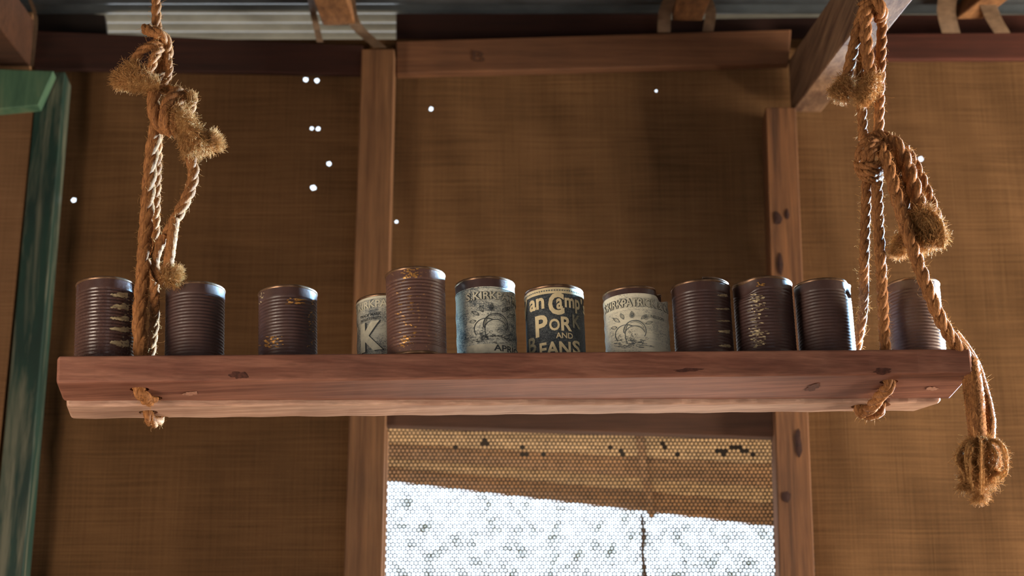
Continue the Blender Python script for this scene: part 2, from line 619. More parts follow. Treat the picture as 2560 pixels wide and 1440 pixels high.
# carved letter on the middle plate
def text_mesh(s, bold=0.0):
    cu = bpy.data.curves.new('t', 'FONT')
    cu.body = s
    cu.offset = bold
    cu.resolution_u = 3
    ob = bpy.data.objects.new('t', cu)
    COL.objects.link(ob)
    dg = bpy.context.evaluated_depsgraph_get()
    me = ob.evaluated_get(dg).to_mesh()
    V = np.array([tuple(v.co) for v in me.vertices])
    Fc = [tuple(p.vertices) for p in me.polygons]
    ob.evaluated_get(dg).to_mesh_clear()
    bpy.data.objects.remove(ob, do_unlink=True)
    bpy.data.curves.remove(cu)
    mn, mx = V.min(0), V.max(0)
    V = V - mn
    sz = np.maximum(mx - mn, 1e-6)
    V[:, :2] /= sz[:2]
    V[:, 2] = 0
    return V, Fc


tv, tf = text_mesh('B')
P = [at(1182 + 30 * v[0], 152 - 26 * v[1] + 4 * v[0], 3.671) for v in tv]
o = mk('carved_letter', P, tf, MAT['header'], parent=plate)

# left: green frame and hessian panel
g = thing('door_frame', 'worn green painted door frame at far left', 'door frame', at(60, 900, 3.62))
def pboard(name, quad, Y, th, mat, par, bevel=0.002):
    fr = [at(x, y, Y) for x, y in quad]
    V, Fc = hexa(fr + [p + Vector((0, th, 0)) for p in fr], bevel)
    return mk(name, V, Fc, mat, par)
pboard('post', [(94, 179), (163, 179), (46, 1560), (-34, 1560)], 3.62, 0.06, MAT['green'], g)
pboard('head_rail', [(-420, 156), (134, 177), (96, 263), (-420, 313)], 3.59, 0.028, MAT['green_lit'], g)
board('door_panel', [(-560, 250), (86, 250), (-44, 1560), (-660, 1560)], 3.655, 0.02, MAT['hessian_door'],
      'plain brown cloth panel inside the green door frame', 'panel', bevel=0.001)
board('wall_panel', [(-560, 30), (82, 30), (74, 168), (-560, 166)], 3.67, 0.015, MAT['hessian_door'],
      'ochre brown cloth panel above the green door frame', 'panel', bevel=0.001)
# rafters
def prism(name, A0, A1, w, h, mat, parent=None, label=None, cat=None, bevel=0.003):
    """beam whose underside centre line runs A0 -> A1; width along x, height along +z"""
    A0, A1 = Vector(A0), Vector(A1)
    C = []
    for P in (A0, A1):
        C += [P + Vector((-w / 2, 0, 0)), P + Vector((w / 2, 0, 0)), P + Vector((w / 2, 0, h)), P + Vector((-w / 2, 0, h))]
    V, Fc = hexa(C, bevel)
    o = mk(name, V, Fc, mat, parent)
    return tag(o, label, cat)


R0 = at(2015, 280, 3.685)
R1 = at(2236, 0, 2.92)
dR = (R1 - R0)
prism('rafter', R0, R0 + dR * 1.9, 0.056, 0.105, MAT['beam'], None, 'heavy sloping rafter that the right rope is tied over', 'beam')
L0 = at(38, 166, 3.66)
left_rafter = prism('rafter', L0, L0 + dR * 1.9, 0.056, 0.095, MAT['header'], None, 'dark sloping rafter in the top left corner', 'beam')


def strap(name, pts, width, parent):
    """bent hoop-iron ribbon through 3D points, width along x"""
    V, Fc = [], []
    P = [Vector(p) for p in pts]
    Q = []
    for i in range(len(P) - 1):
        for t in np.linspace(0, 1, 6, endpoint=False):
            p0, p1, p2, p3 = P[max(i - 1, 0)], P[i], P[i + 1], P[min(i + 2, len(P) - 1)]
            Q.append(0.5 * ((2 * p1) + (-p0 + p2) * t + (2 * p0 - 5 * p1 + 4 * p2 - p3) * t * t + (-p0 + 3 * p1 - 3 * p2 + p3) * t ** 3))
    Q.append(P[-1])
    for q in Q:
        for dx, dy in ((-width / 2, 0), (width / 2, 0), (width / 2, 0.0014), (-width / 2, 0.0014)):
            V.append((q.x + dx, q.y + dy, q.z))
    for i in range(len(Q) - 1):
        for j in range(4):
            Fc.append((i * 4 + j, i * 4 + (j + 1) % 4, i * 4 + 4 + (j + 1) % 4, i * 4 + 4 + j))
    Fc += [(0, 3, 2, 1), (len(V) - 4, len(V) - 3, len(V) - 2, len(V) - 1)]
    return mk(name, V, Fc, MAT['strap'], parent, smooth=False)


def small_rafter(cx, ybot, wpx, label, straps, lean=0.0):
    P0 = at(cx, ybot, 3.64)
    rt = thing('purlin', label, 'beam', P0)
    P1 = P0 + Vector((lean, -1.9, -1.9 * 0.255))
    prism('timber', P0, P1, wpx / F * 3.95, 0.075, MAT['rafter'], rt)
    for pts, w in straps:
        strap('metal_strap', [at(x, y, Y) for x, y, Y in pts], w, rt)
    return rt


small_rafter(848, 64, 84, 'orange-brown purlin end with a bent metal strap above the plain stud',
             [([(868, -30, 3.45), (878, 40, 3.6), (900, 75, 3.63), (950, 118, 3.632)], 0.024),
              ([(775, -10, 3.5), (785, 40, 3.62), (800, 105, 3.65)], 0.012)])
small_rafter(1718, 52, 78, 'short purlin end held by two metal straps above the middle plate',
             [([(1690, -30, 3.45), (1664, 25, 3.58), (1660, 80, 3.628)], 0.024),
              ([(1752, -30, 3.45), (1776, 25, 3.58), (1770, 78, 3.628)], 0.02)])
small_rafter(2422, 48, 70, 'slanting purlin end held by two metal straps at the top right',
             [([(2372, -20, 3.5), (2366, 30, 3.6), (2378, 82, 3.648)], 0.034),
              ([(2466, 0, 3.5), (2484, 45, 3.6), (2506, 82, 3.648)], 0.03)], lean=0.16)

strap('metal_strap', [at(66, -20, 3.5), at(88, 40, 3.63), at(84, 110, 3.66), at(78, 165, 3.668)], 0.007, left_rafter)

# ------------------------------------------------------------------ window: perforated sheet, shutter flap, prop stick
wnd = thing('window_1', 'window opening covered with perforated sheet under the shelf', None, at(1440, 1400, 3.69))
wnd['kind'] = 'structure'


def perforated():
    Yp = 3.69
    x0, x1 = at(880, 2300, Yp).x, at(2075, 2300, Yp).x
    z1, z0 = at(1440, 1052, Yp).z, at(1440, 2345, Yp).z
    px_, pz_, rh = 0.00728, 0.0064, 0.00285
    V, Fc = [], []
    nr = int((z1 - z0) / pz_)
    ncol = int((x1 - x0) / px_)
    plugged = [(1212, 1105), (1140, 1122), (1302, 1116), (1311, 1135), (1363, 1136), (1530, 1120), (1555, 1132), (1659, 1114), (1690, 1133),
               (1790, 1124), (1800, 1130), (1810, 1140), (1830, 1118), (1842, 1122), (1850, 1118), (1858, 1126), (1870, 1130), (1880, 1135), (1812, 1128)]
    plug = [(at(x, y, Yp).x, at(x, y, Yp).z) for x, y in plugged]
    for r in range(nr):
        zc = z1 - (r + 0.5) * pz_
        for c in range(ncol):
            xc = x0 + (c + 0.5 + 0.5 * (r % 2)) * px_
            wob = 0.0006 * math.sin(xc * 30 + zc * 11)
            k = len(V)
            hx, hz = px_ / 2, pz_ / 2
            for (ux, uz) in ((1, 0), (1, 1), (0, 1), (-1, 1), (-1, 0), (-1, -1), (0, -1), (1, -1)):
                V.append((xc + ux * hx, Yp + wob, zc + uz * hz))
            if any(abs(xc - a) < px_ * .55 and abs(zc - b) < pz_ * .55 for a, b in plug):
                Fc.append(tuple(range(k, k + 8)))
                continue
            rr = rh * rng.uniform(0.88, 1.06)
            for i in range(8):
                a = i * math.pi / 4
                V.append((xc + rr * math.cos(a), Yp + wob, zc + rr * math.sin(a)))
            for i in range(8):
                j = (i + 1) % 8
                Fc.append((k + i, k + j, k + 8 + j, k + 8 + i))
    return V, Fc


V, Fc = perforated()
o = mk('perforated_sheet', V, Fc, MAT['perf'], wnd, kind='stuff')

sh = thing('window_shutter', 'brown board shutter propped open outside the perforated window', 'shutter', at(1440, 1150, 3.78))
edges_in = (at(905, 1062, 3.77), at(2060, 1086, 3.77))
edges_out = (at(905, 1196, 4.30), at(2100, 1338, 4.36))
MAT['shutter_pale'] = wood('pale_shutter_board_timber', S2L((140, 112, 76)), S2L((188, 158, 116)), 'x', 0.8)
for i, (t0, t1, mt) in enumerate(((0.0, 0.30, 'shutter_pale'), (0.306, 0.55, 'shutter'), (0.556, 0.72, 'shutter_pale'), (0.726, 1.0, 'shutter'))):
    A = edges_in[0].lerp(edges_out[0], t0)
    B = edges_in[1].lerp(edges_out[1], t0)
    C_ = edges_in[1].lerp(edges_out[1], t1)
    D = edges_in[0].lerp(edges_out[0], t1)
    u = Vector((0, 0, 0.014 + 0.003 * (i % 2)))
    V, Fc = hexa([A, B, C_, D, A + u, B + u, C_ + u, D + u], 0.0015, 1)
    mk('board', V, Fc, MAT[mt], sh)
A = edges_in[0].lerp(edges_in[1], 0.60)
B = edges_out[0].lerp(edges_out[1], 0.605)
V, Fc = hexa([A + Vector((-.007, 0, -.012)), A + Vector((.007, 0, -.012)), A + Vector((.007, 0, -0.001)), A + Vector((-.007, 0, -.001)),
              B + Vector((-.007, 0, -.012)), B + Vector((.007, 0, -.012)), B + Vector((.007, 0, -.001)), B + Vector((-.007, 0, -.001))], 0.002)
mk('batten', V, Fc, MAT['shutter'], sh)


def tube(pts, rad, nseg=8):
    P = np.array([tuple(p) for p in pts], float)
    T = np.gradient(P, axis=0)
    T /= np.linalg.norm(T, axis=1)[:, None]
    ref = np.array([0, 1.0, 0]) if abs(T[0][1]) < 0.9 else np.array([1.0, 0, 0])
    N_ = np.cross(T, ref)
    N_ /= np.linalg.norm(N_, axis=1)[:, None]
    B_ = np.cross(T, N_)
    rad = np.broadcast_to(np.asarray(rad, float), (len(P),))
    a = np.linspace(0, 2 * np.pi, nseg, endpoint=False)
    V = P[:, None, :] + rad[:, None, None] * (np.cos(a)[None, :, None] * N_[:, None, :] + np.sin(a)[None, :, None] * B_[:, None, :])
    V = V.reshape(-1, 3)
    Fc = [(i * nseg + j, i * nseg + (j + 1) % nseg, (i + 1) * nseg + (j + 1) % nseg, (i + 1) * nseg + j) for i in range(len(P) - 1) for j in range(nseg)]
    Fc += [tuple(range(nseg))[::-1], tuple(range(len(V) - nseg, len(V)))]
    return V, Fc


sp = [at(1604, 1285, 4.30), at(1609, 1330, 4.25), at(1606, 1380, 4.19), at(1616, 1470, 4.1), at(1618, 1640, 3.95)]
V, Fc = tube(sp, [0.003, 0.0042, 0.0036, 0.005, 0.006], 8)
tag(mk('prop_stick', V, Fc, MAT['stick'], smooth=True), 'thin crooked stick propping the shutter outside the window', 'stick')

# a tree outside, glimpsed against the sky
tr = thing('tree', 'sparse tree seen through the perforated window against bright sky', 'tree', (1.2, 9.0, 0))
trunk = [(1.2, 9.0, 0), (1.15, 9.05, 1.0), (1.0, 9.1, 2.0), (0.9, 9.05, 2.6), (0.8, 9.0, 3.0)]
V, Fc = tube(trunk, [0.10, 0.08, 0.06, 0.04, 0.02], 10)
mk('trunk', V, Fc, MAT['bark'], tr, smooth=True)
for br in ([(0.85, 9.05, 2.8), (1.2, 9.0, 3.3), (1.5, 9.0, 3.6), (1.7, 9, 3.8)], [(0.6, 9.0, 3.3), (0.1, 8.9, 3.4), (-0.4, 8.9, 3.45)],
           [(1.0, 9.1, 2.0), (0.6, 9.0, 2.9), (0.3, 8.8, 3.3), (0.25, 8.8, 3.6)]):
    V, Fc = tube(br, np.linspace(0.010, 0.003, len(br)), 7)
    mk('branch', V, Fc, MAT['bark'], tr, smooth=True)
V, Fc = [], []
for i in range(1500):
    c = np.array([rng.uniform(-0.9, 2.0), rng.uniform(8.7, 9.3), 0])
    c[2] = 3.2 + rng.normal(0.1, 0.28)
    d = rng.normal(size=3); d[2] -= 0.8; d /= np.linalg.norm(d)
    s = np.cross(d, rng.normal(size=3)); s /= np.linalg.norm(s)
    L_, w_ = rng.uniform(0.05, 0.11), 0.011
    k = len(V)
    n_ = np.cross(d, s) * 0.008
    V += [c, c + d * L_ * .5 + s * w_ + n_, c + d * L_, c + d * L_ * .5 - s * w_ + n_]
    Fc.append((k, k + 1, k + 2, k + 3))
mk('foliage', V, Fc, MAT['leaf'], tr, kind='stuff')

# ------------------------------------------------------------------ the hanging shelf (two planks)
A_ = at(143, 889, 2.80)
B_ = at(2427, 871, 2.90)
SU = (B_ - A_).normalized()
SV = Vector((-SU.y, SU.x, 0)).normalized()
SW = SU.cross(SV).normalized()
SL = (B_ - A_).length


def S(a, b, c):
    return A_ + SU * a + SV * b + SW * c


def toS(P):
    q = Vector(P) - A_
    return q.dot(SU), q.dot(SV), q.dot(SW)


TH1, TH2 = 0.0375, 0.0425
shelf = thing('hanging_shelf', 'long red-brown timber shelf of two planks hung on ropes', 'shelf', S(SL / 2, 0.08, -TH2))


def plank(name, a_of, b0_of, b1_of, top, bot_of, mat, nA=90, rough=0.0):
    """loft a rounded-rectangle section along the shelf; a_of(t,b01) gives the lengthwise place so ends can be cut at an angle"""
    prof = []
    r = 0.0035
    V, Fc = [], []
    ts = np.concatenate([[0.0, 0.0012, 0.003], np.linspace(0.006, 0.994, nA), [0.997, 0.9988, 1.0]])
    for t in ts:
        e = min(t, 1 - t)
        sh_ = 0.003 * max(0, 1 - e / 0.003) ** 2
        b0, b1, c1, c0 = b0_of(t) + sh_, b1_of(t) - sh_, top - sh_, bot_of(t) + sh_
        jit = lambda s: rough * (math.sin(t * 97 + s) + 0.6 * math.sin(t * 231 + 2 * s) + 0.5 * math.sin(t * 611 + s * 3)) / 2
        pts = []
        for (cb, cc, ph) in ((b0 + r, c0 + r, math.pi), (b1 - r, c0 + r, 1.5 * math.pi), (b1 - r, c1 - r, 0), (b0 + r, c1 - r, .5 * math.pi)):
            for k in range(4):
                an = ph + k * (math.pi / 2) / 3
                pts.append((cb + r * math.cos(an) + (jit(1) if cb < (b0 + b1) / 2 else jit(5)), cc + r * math.sin(an) + 0.4 * (jit(2) if cc < (c0 + c1) / 2 else 0)))
        for b, c in pts:
            V.append(S(a_of(t, (b - b0) / (b1 - b0)), b, c))
    m = 16
    for i in range(len(ts) - 1):
        for j in range(m):
            Fc.append((i * m + j, (i + 1) * m + j, (i + 1) * m + (j + 1) % m, i * m + (j + 1) % m))
    Fc += [tuple(range(m)), tuple(range(len(V) - m, len(V)))[::-1]]
    bm = bmesh.new()
    vs = [bm.verts.new(v) for v in V]
    for f in Fc:
        bm.faces.new([vs[i] for i in f])
    bmesh.ops.recalc_face_normals(bm, faces=bm.faces)
    bm.verts.index_update()
    V = [tuple(v.co) for v in bm.verts]
    Fc = [[v.index for v in f.verts] for f in bm.faces]
    bm.free()
    return mk(name, V, Fc, mat, shelf)


B1 = lambda t: 0.084 + 0.036 * t
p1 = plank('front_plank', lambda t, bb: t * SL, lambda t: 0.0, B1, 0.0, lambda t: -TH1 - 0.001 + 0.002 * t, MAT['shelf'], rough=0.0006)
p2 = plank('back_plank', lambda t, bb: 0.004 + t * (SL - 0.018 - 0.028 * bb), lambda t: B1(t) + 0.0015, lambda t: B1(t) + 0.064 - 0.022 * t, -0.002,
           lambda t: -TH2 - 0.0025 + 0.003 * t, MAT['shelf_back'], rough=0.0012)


def under(px, py, c):
    a, b, _ = toS(hit(px, py, S(0, 0, c), SW))
    return a, b


def drill(ob, spots, rad):
    """real rope holes: cylinders cut out with an exact boolean"""
    bm = bmesh.new()
    for a, b in spots:
        rings = []
        for c in (-0.09, 0.05):
            rings.append([bm.verts.new(S(a + rad * 1.25 * math.cos(t), b + rad * math.sin(t), c)) for t in np.linspace(0, 2 * math.pi, 20, endpoint=False)])
        for i in range(20):
            bm.faces.new((rings[0][i], rings[0][(i + 1) % 20], rings[1][(i + 1) % 20], rings[1][i]))
        bm.faces.new(rings[0][::-1])
        bm.faces.new(rings[1])
    bmesh.ops.recalc_face_normals(bm, faces=bm.faces)
    me = bpy.data.meshes.new('cut')
    bm.to_mesh(me)
    bm.free()
    cut = bpy.data.objects.new('cut', me)
    COL.objects.link(cut)
    md = ob.modifiers.new('holes', 'BOOLEAN')
    md.operation, md.solver, md.object = 'DIFFERENCE', 'EXACT', cut
    bpy.context.view_layer.update()
    dg = bpy.context.evaluated_depsgraph_get()
    new = bpy.data.meshes.new_from_object(ob.evaluated_get(dg))
    ob.modifiers.clear()
    ob.data = new
    bpy.data.objects.remove(cut, do_unlink=True)


H1, H2 = under(349, 972, -TH1), under(382, 994, -TH1)
H3, H4 = under(371, 1027, -TH2), under(400, 1042, -TH2)
H5 = under(2222, 956, -TH1)
H6, H7 = under(2150, 1017, -TH2), under(2204, 1013, -TH2)
bpy.context.view_layer.update()
drill(p1, [H1, H2, H5], 0.0105)
drill(p2, [H3, H4, H6, H7], 0.0105)
for o in (p1, p2):
    o.data.polygons.foreach_set('use_smooth', np.zeros(len(o.data.polygons), dtype=bool))

# knots and scars on the shelf: shallow dark discs proud of the face by a hair
def face_mark(px, py, rx, ry, plane, mat, name='knot', n=40, seed=1):
    rr = np.random.default_rng(seed)
    if plane == 'front':
        c = hit(px, py, S(0, -0.0006, 0), SV)
        ax, ay = SU, SW
        k = 1800 / 1.0
        sx, sy = rx / 1780, ry / 1690
    else:
        a0, _b = under(px, py, -TH1)
        c = hit(px, py, S(0, 0, -TH1 - 0.001 + 0.002 * a0 / SL - 0.0008), SW)
        ax, ay = SU, SV
        sx, sy = rx / 1780, ry / 560
    V = [c]
    for t in np.linspace(0, 2 * math.pi, n, endpoint=False):
        q = 0.85 + 0.18 * math.sin(2 * t + seed) + 0.12 * math.sin(5 * t + 2 * seed) + 0.07 * math.sin(9 * t + seed * 3)
        V.append(c + ax * (sx * q * math.cos(t)) + ay * (sy * q * math.sin(t)))
    mk(name, V, [(0, 1 + i, 1 + (i + 1) % n) for i in range(n)], mat, shelf)


MAT['knot'] = plain('dark_knot_wood', S2L((82, 46, 35)), 0.8, 0, 0.45, 260)
MAT['scar'] = plain('pale_torn_wood', S2L((160, 116, 96)), 0.8, 0, 0.4, 300)
face_mark(596, 938, 22, 11, 'front', MAT['knot'], seed=2)
face_mark(476, 984, 20, 6, 'under', MAT['scar'], 'scar', seed=3)
face_mark(2032, 969, 20, 10, 'under', MAT['knot'], seed=4)
face_mark(2206, 928, 28, 8, 'front', MAT['knot'], seed=5)
face_mark(1720, 925, 40, 5, 'front', MAT['knot'], 'stain', seed=6)
face_mark(2330, 972, 16, 6, 'under', MAT['scar'], 'scar', seed=7)

# ------------------------------------------------------------------ tins
SMAT = Matrix(((SU.x, SV.x, SW.x, 0), (SU.y, SV.y, SW.y, 0), (SU.z, SV.z, SW.z, 0), (0, 0, 0, 1)))
NSEG = 80


class Can:
    def __init__(s, name, label, x0, x1, peak, b, mat, ribs=True, dents=(), rimmat=None, H_fixed=None):
        s.b = b
        cx, wpx = (x0 + x1) / 2, (x1 - x0)
        s.R = 0.0375
        s.Hh = 0.105
        for _ in range(6):
            lo, hi = -0.1, SL + 0.1
            for _k in range(40):
                m_ = (lo + hi) / 2
                if proj(S(m_, b, s.Hh / 2))[0] < cx:
                    lo = m_
                else:
                    hi = m_
            s.a = lo
            q = S(s.a, b, s.Hh / 2) - CAM
            s.R = wpx / 2 * q.dot(FW) / F
            lo, hi = 0.05, 0.16
            for _k in range(40):
                m_ = (lo + hi) / 2
                if proj(S(s.a, b - s.R, m_))[1] > peak:
                    lo = m_
                else:
                    hi = m_
            s.Hh = lo
        s.dents = dents
        s.ribs = ribs
        M4 = Matrix.Translation(S(s.a, s.b, 0.0004)) @ SMAT
        s.o = thing(name, label, 'tin can', mat=M4, group='tin cans on the hanging shelf')
        s.M4, s.Mi = M4, M4.inverted()
        s.rm = rimmat or MAT['rim']
        s.build(mat)

    def rad(s, z):
        R, Hh = s.R, s.Hh
        if not s.ribs:
            return R
        z0, z1 = 0.013, Hh - 0.016
        if z <= z0 or z >= z1:
            return R
        n = round((z1 - z0) / 0.0048)
        f = (z - z0) / (z1 - z0) * n
        return R - 0.00055 * (1 - math.cos(2 * math.pi * f))

    def deform(s, th, r, z):
        x, y = r * math.sin(th), -r * math.cos(th)
        for (t0, z0, dep, st_, sz, dz) in s.dents:
            d = (th - t0 + math.pi) % (2 * math.pi) - math.pi
            w = math.exp(-(d / st_) ** 2 - ((z - z0) / sz) ** 2)
            x -= math.sin(t0) * dep * w
            y += math.cos(t0) * dep * w
            z -= dz * w
        return (x, y, z)

    def lathe(s, prof, t0=0.0, t1=2 * math.pi, nseg=NSEG):
        full = abs(t1 - t0 - 2 * math.pi) < 1e-6
        m = nseg if full else nseg + 1
        V = [s.deform(t0 + (t1 - t0) * j / nseg, r, z) for r, z in prof for j in range(m)]
        q = []
        for i in range(len(prof) - 1):
            for j in range(nseg):
                k = (j + 1) % m
                q.append((i * m + j, i * m + k, (i + 1) * m + k, (i + 1) * m + j))
        return V, np.array(q)

    def part(s, name, prof, mat, **kw):
        V, q = s.lathe(prof, **kw)
        return mk(name, V, q, mat, s.o, local=True, smooth=True)

    def build(s, mat):
        R, Hh = s.R, s.Hh
        zs = list(np.linspace(0.0036, 0.0125, 4)) + list(np.arange(0.013, Hh - 0.016, 0.0048 / 7)) + list(np.linspace(Hh - 0.016, Hh - 0.0036, 5))
        s.part('body', [(s.rad(z), z) for z in zs], mat)
        s.part('bottom_rim', [(0.001, 0.003), (R - 0.003, 0.003), (R - 0.0022, 0.0), (R + 0.0004, 0.0002), (R + 0.0009, 0.0015), (R + 0.0005, 0.003), (R, 0.0038)], s.rm)
        s.part('top_rim', [(R, Hh - 0.0038), (R + 0.0006, Hh - 0.003), (R + 0.001, Hh - 0.0016), (R + 0.0006, Hh - 0.0003), (R - 0.001, Hh), (R - 0.0022, Hh - 0.0005), (R - 0.0026, Hh - 0.004)], s.rm)
        s.part('lid', [(R - 0.0026, Hh - 0.004), (R - 0.006, Hh - 0.0044), (R * 0.5, Hh - 0.004), (0.001, Hh - 0.004)], mat)

    def tz(s, px, py, extra=0.0):
        """photo pixel -> (theta, z) on the tin's wall"""
        o = s.Mi @ CAM
        d = (s.Mi.to_3x3() @ ray(px, py))
        r = s.R + extra
        A = d.x ** 2 + d.y ** 2
        Bq = 2 * (o.x * d.x + o.y * d.y)
        Cq = o.x ** 2 + o.y ** 2 - r * r
        disc = Bq * Bq - 4 * A * Cq
        if disc < 0:
            disc = 0
        t = (-Bq - math.sqrt(disc)) / (2 * A)
        p = o + d * t
        return math.atan2(p.x, -p.y), p.z

    def label(s, z0, z1, mat, t0=-math.pi, t1=math.pi, flare=None, name='paper_label'):
        zs = np.linspace(z0, z1, 26)
        V, q = s.lathe([(max(s.rad(z), s.R - 0.0006) + 0.0006, z) for z in zs], t0, t1)
        V = np.array(V)
        if flare:
            f0, f1, amt = flare
            th = np.arctan2(V[:, 0], -V[:, 1])
            k = np.clip((th - f0) / (f1 - f0), 0, 1) ** 2 * amt
            V[:, 0] += k
        s.lab = mk(name, V, q, mat, s.o, local=True, smooth=True)
        return s.lab

    def wrap(s, pts, off):
        return [((s.R + off) * math.sin(t), -(s.R + off) * math.cos(t), z) for t, z in pts]

    def text(s, st_, a, b, hpx, mat, off=0.0011, bold=0.02, name='lettering', parent=None, tz=None):
        """text between two baseline pixels (or given theta/z pairs)"""
        (ta, za), (tb, zb) = tz if tz else (s.tz(*a), s.tz(*b))
        hh = hpx / 1715.0
        tv, tf = text_mesh(st_, bold)
        bm = bmesh.new()
        vs = [bm.verts.new(v) for v in tv]
        for f in tf:
            try:
                bm.faces.new([vs[i] for i in f])
            except ValueError:
                pass
        nc = max(2, int(abs(tb - ta) * s.R / 0.0016))
        for i in range(1, nc):
            bmesh.ops.bisect_plane(bm, geom=bm.verts[:] + bm.edges[:] + bm.faces[:], plane_co=(i / nc, 0, 0), plane_no=(1, 0, 0))
        bm.verts.index_update()
        P = s.wrap([(ta + (tb - ta) * v.co.x, za + (zb - za) * v.co.x + hh * v.co.y) for v in bm.verts], off)
        Fc = [[v.index for v in f.verts] for f in bm.faces]
        bm.free()
        return mk(name, P, Fc, mat, parent or s.lab, local=True)

    def stroke(s, pxs, w, mat, off=0.0010, closed=False, name='engraved_line', join=None):
        pts = [s.tz(x, y) for x, y in pxs]
        if closed:
            pts.append(pts[0])
        V, Fc = [], []
        w = w / 1750.0 / 2
        for i, (t, z) in enumerate(pts):
            a, b = pts[max(i - 1, 0)], pts[min(i + 1, len(pts) - 1)]
            dt, dz = (b[0] - a[0]) * s.R, b[1] - a[1]
            L_ = math.hypot(dt, dz) or 1
            nt, nz = -dz / L_ * w / s.R, dt / L_ * w
            V += s.wrap([(t + nt, z + nz), (t - nt, z - nz)], off)
        Fc = [(2 * i, 2 * i + 1, 2 * i + 3, 2 * i + 2) for i in range(len(pts) - 1)]
        if join is not None:
            k = len(join[0])
            join[0].extend(V)
            join[1].extend([tuple(i + k for i in f) for f in Fc])
            return
        return mk(name, V, Fc, mat, s.lab, local=True)

    def patch(s, px, py, wpx, hpx, mat, name='bare_patch', seed=0, taper=0.6):
        rr = np.random.default_rng(seed)
        nx, nz = 12, 4
        V = []
        for i in range(nx + 1):
            u = i / nx
            env = (0.15 + 0.85 * u ** taper) * (1 if u < 0.92 else 0.75) * rr.uniform(0.8, 1.1)
            sk = rr.uniform(-0.12, 0.12)
            for j in range(nz + 1):
                v = (j / nz - 0.5) * env + sk
                t, z = s.tz(px + (u - 0.5) * wpx, py + v * hpx + 0.12 * hpx * u)
                r = s.rad(z) + 0.0004
                V.append((r * math.sin(t), -r * math.cos(t), z))
        Fc = [(i * (nz + 1) + j, (i + 1) * (nz + 1) + j, (i + 1) * (nz + 1) + j + 1, i * (nz + 1) + j + 1) for i in range(nx) for j in range(nz)]
        return mk(name, V, Fc, mat, s.o, local=True, smooth=True)

    def flecks(s, region, n, mat, seed=0, size=(2, 9), name='worn_flecks'):
        rr = np.random.default_rng(seed)
        V, Fc = [], []
        x0, y0, x1, y1 = region
        for i in range(n):
            cx = rr.normal((x0 + x1) / 2, (x1 - x0) / 4)
            cy = rr.uniform(y0, y1)
            w, h = rr.uniform(*size), rr.uniform(0.7, 2.2)
            k = len(V)
            for a in np.linspace(0, 2 * math.pi, 7, endpoint=False):
                q = rr.uniform(0.6, 1.1)
                t, z = s.tz(cx + w * q * math.cos(a), cy + h * q * math.sin(a))
                r = s.rad(z) + 0.0004
                V.append((r * math.sin(t), -r * math.cos(t), z))
            Fc.append(tuple(range(k, k + 7)))
        return mk(name, V, Fc, mat, s.o, local=True, kind='stuff')


D = math.radians
can1 = Can('tin_can', 'glossy ribbed brown tin with pale flaked strips, first from the left', 188, 338, 690, 0.078, MAT['rust_gloss'])
for i, (x, y, w, h) in enumerate(((298, 737, 44, 15), (299, 766, 46, 17), (299, 795, 48, 13), (298, 822, 48, 16), (299, 857, 48, 20))):
    can1.patch(x, y, w, h, MAT['bare'], seed=i)
can1.flecks((300, 740, 332, 850), 14, MAT['bare'], 3, (2, 5))
can2 = Can('tin_can', 'matt brown tin half hidden by the left rope, second from the left', 413, 561, 702, 0.078, MAT['rust_matt'])
can3 = Can('tin_can', 'brown ribbed tin with golden wear near its foot, standing alone third from left', 646, 793, 711, 0.078, MAT['rust'])
can3.flecks((655, 840, 710, 872), 40, MAT['gold'], 5, (2, 7))
can3.flecks((770, 750, 792, 870), 30, MAT['gold'], 6, (1, 3))
can3.flecks((715, 745, 775, 760), 20, MAT['gold'], 7, (3, 12))
can3.flecks((647, 730, 662, 760), 12, MAT['bare'], 8, (1, 3))
can5 = Can('tin_can', 'tall gold-flecked brown tin at the front edge, before the paper-labelled K tin', 966, 1115, 665, 0.0425, MAT['rust_gold'])
can5.flecks((1005, 672, 1050, 695), 46, MAT['gold'], 9, (1, 6))
can5.flecks((1000, 840, 1032, 868), 34, MAT['gold'], 10, (1, 5))
can5.flecks((985, 700, 1060, 850), 36, MAT['gold'], 11, (2, 6))
can4 = Can('tin_can', 'grey paper-labelled tin with a large white K, behind the tall brown tin', 893, 1037, 733, 0.122, MAT['rust'])
can6 = Can('tin_can', 'brown-topped tin with a grey fruit label, right of the tall brown tin', 1141, 1290, 690, 0.078, MAT['rust'])
can7 = Can('tin_can', 'slate-labelled tin with cream pork and beans lettering', 1316, 1461, 710, 0.078, MAT['rust_gold'], ribs=False)
can8 = Can('tin_can', 'pale fruit-labelled tin with its paper peeling at the right', 1512, 1658, 714, 0.078, MAT['rust'],
           dents=((D(62), 0.103, 0.006, 0.22, 0.012, 0.006),))
can9 = Can('tin_can', 'ribbed brown tin with a lifted lid, right of the peeling label tin', 1684, 1831, 697, 0.078, MAT['rust'])
for i, (x, y, w, h) in enumerate(((1806, 738, 26, 8), (1806, 772, 34, 5), (1808, 802, 34, 5), (1810, 828, 30, 10), (1812, 864, 30, 8))):
    can9.patch(x, y, w, h, MAT['bare'], seed=20 + i)
can9.part('lifted_lid', [(0.001, can9.Hh + 0.0012), (can9.R - 0.002, can9.Hh + 0.0012), (can9.R - 0.0005, can9.Hh + 0.0022), (can9.R - 0.003, can9.Hh + 0.004), (0.001, can9.Hh + 0.004)], MAT['rim'], t0=D(-4), t1=D(96), nseg=30)
can10 = Can('tin_can', 'ribbed brown tin with glittering worn streak and crushed rim, fourth from the right end', 1838, 1987, 689, 0.078, MAT['rust'],
            dents=((D(-55), 0.108, 0.006, 0.5, 0.012, 0.007),))
can10.flecks((1868, 735, 1915, 868), 110, MAT['bare'], 12, (2, 7))
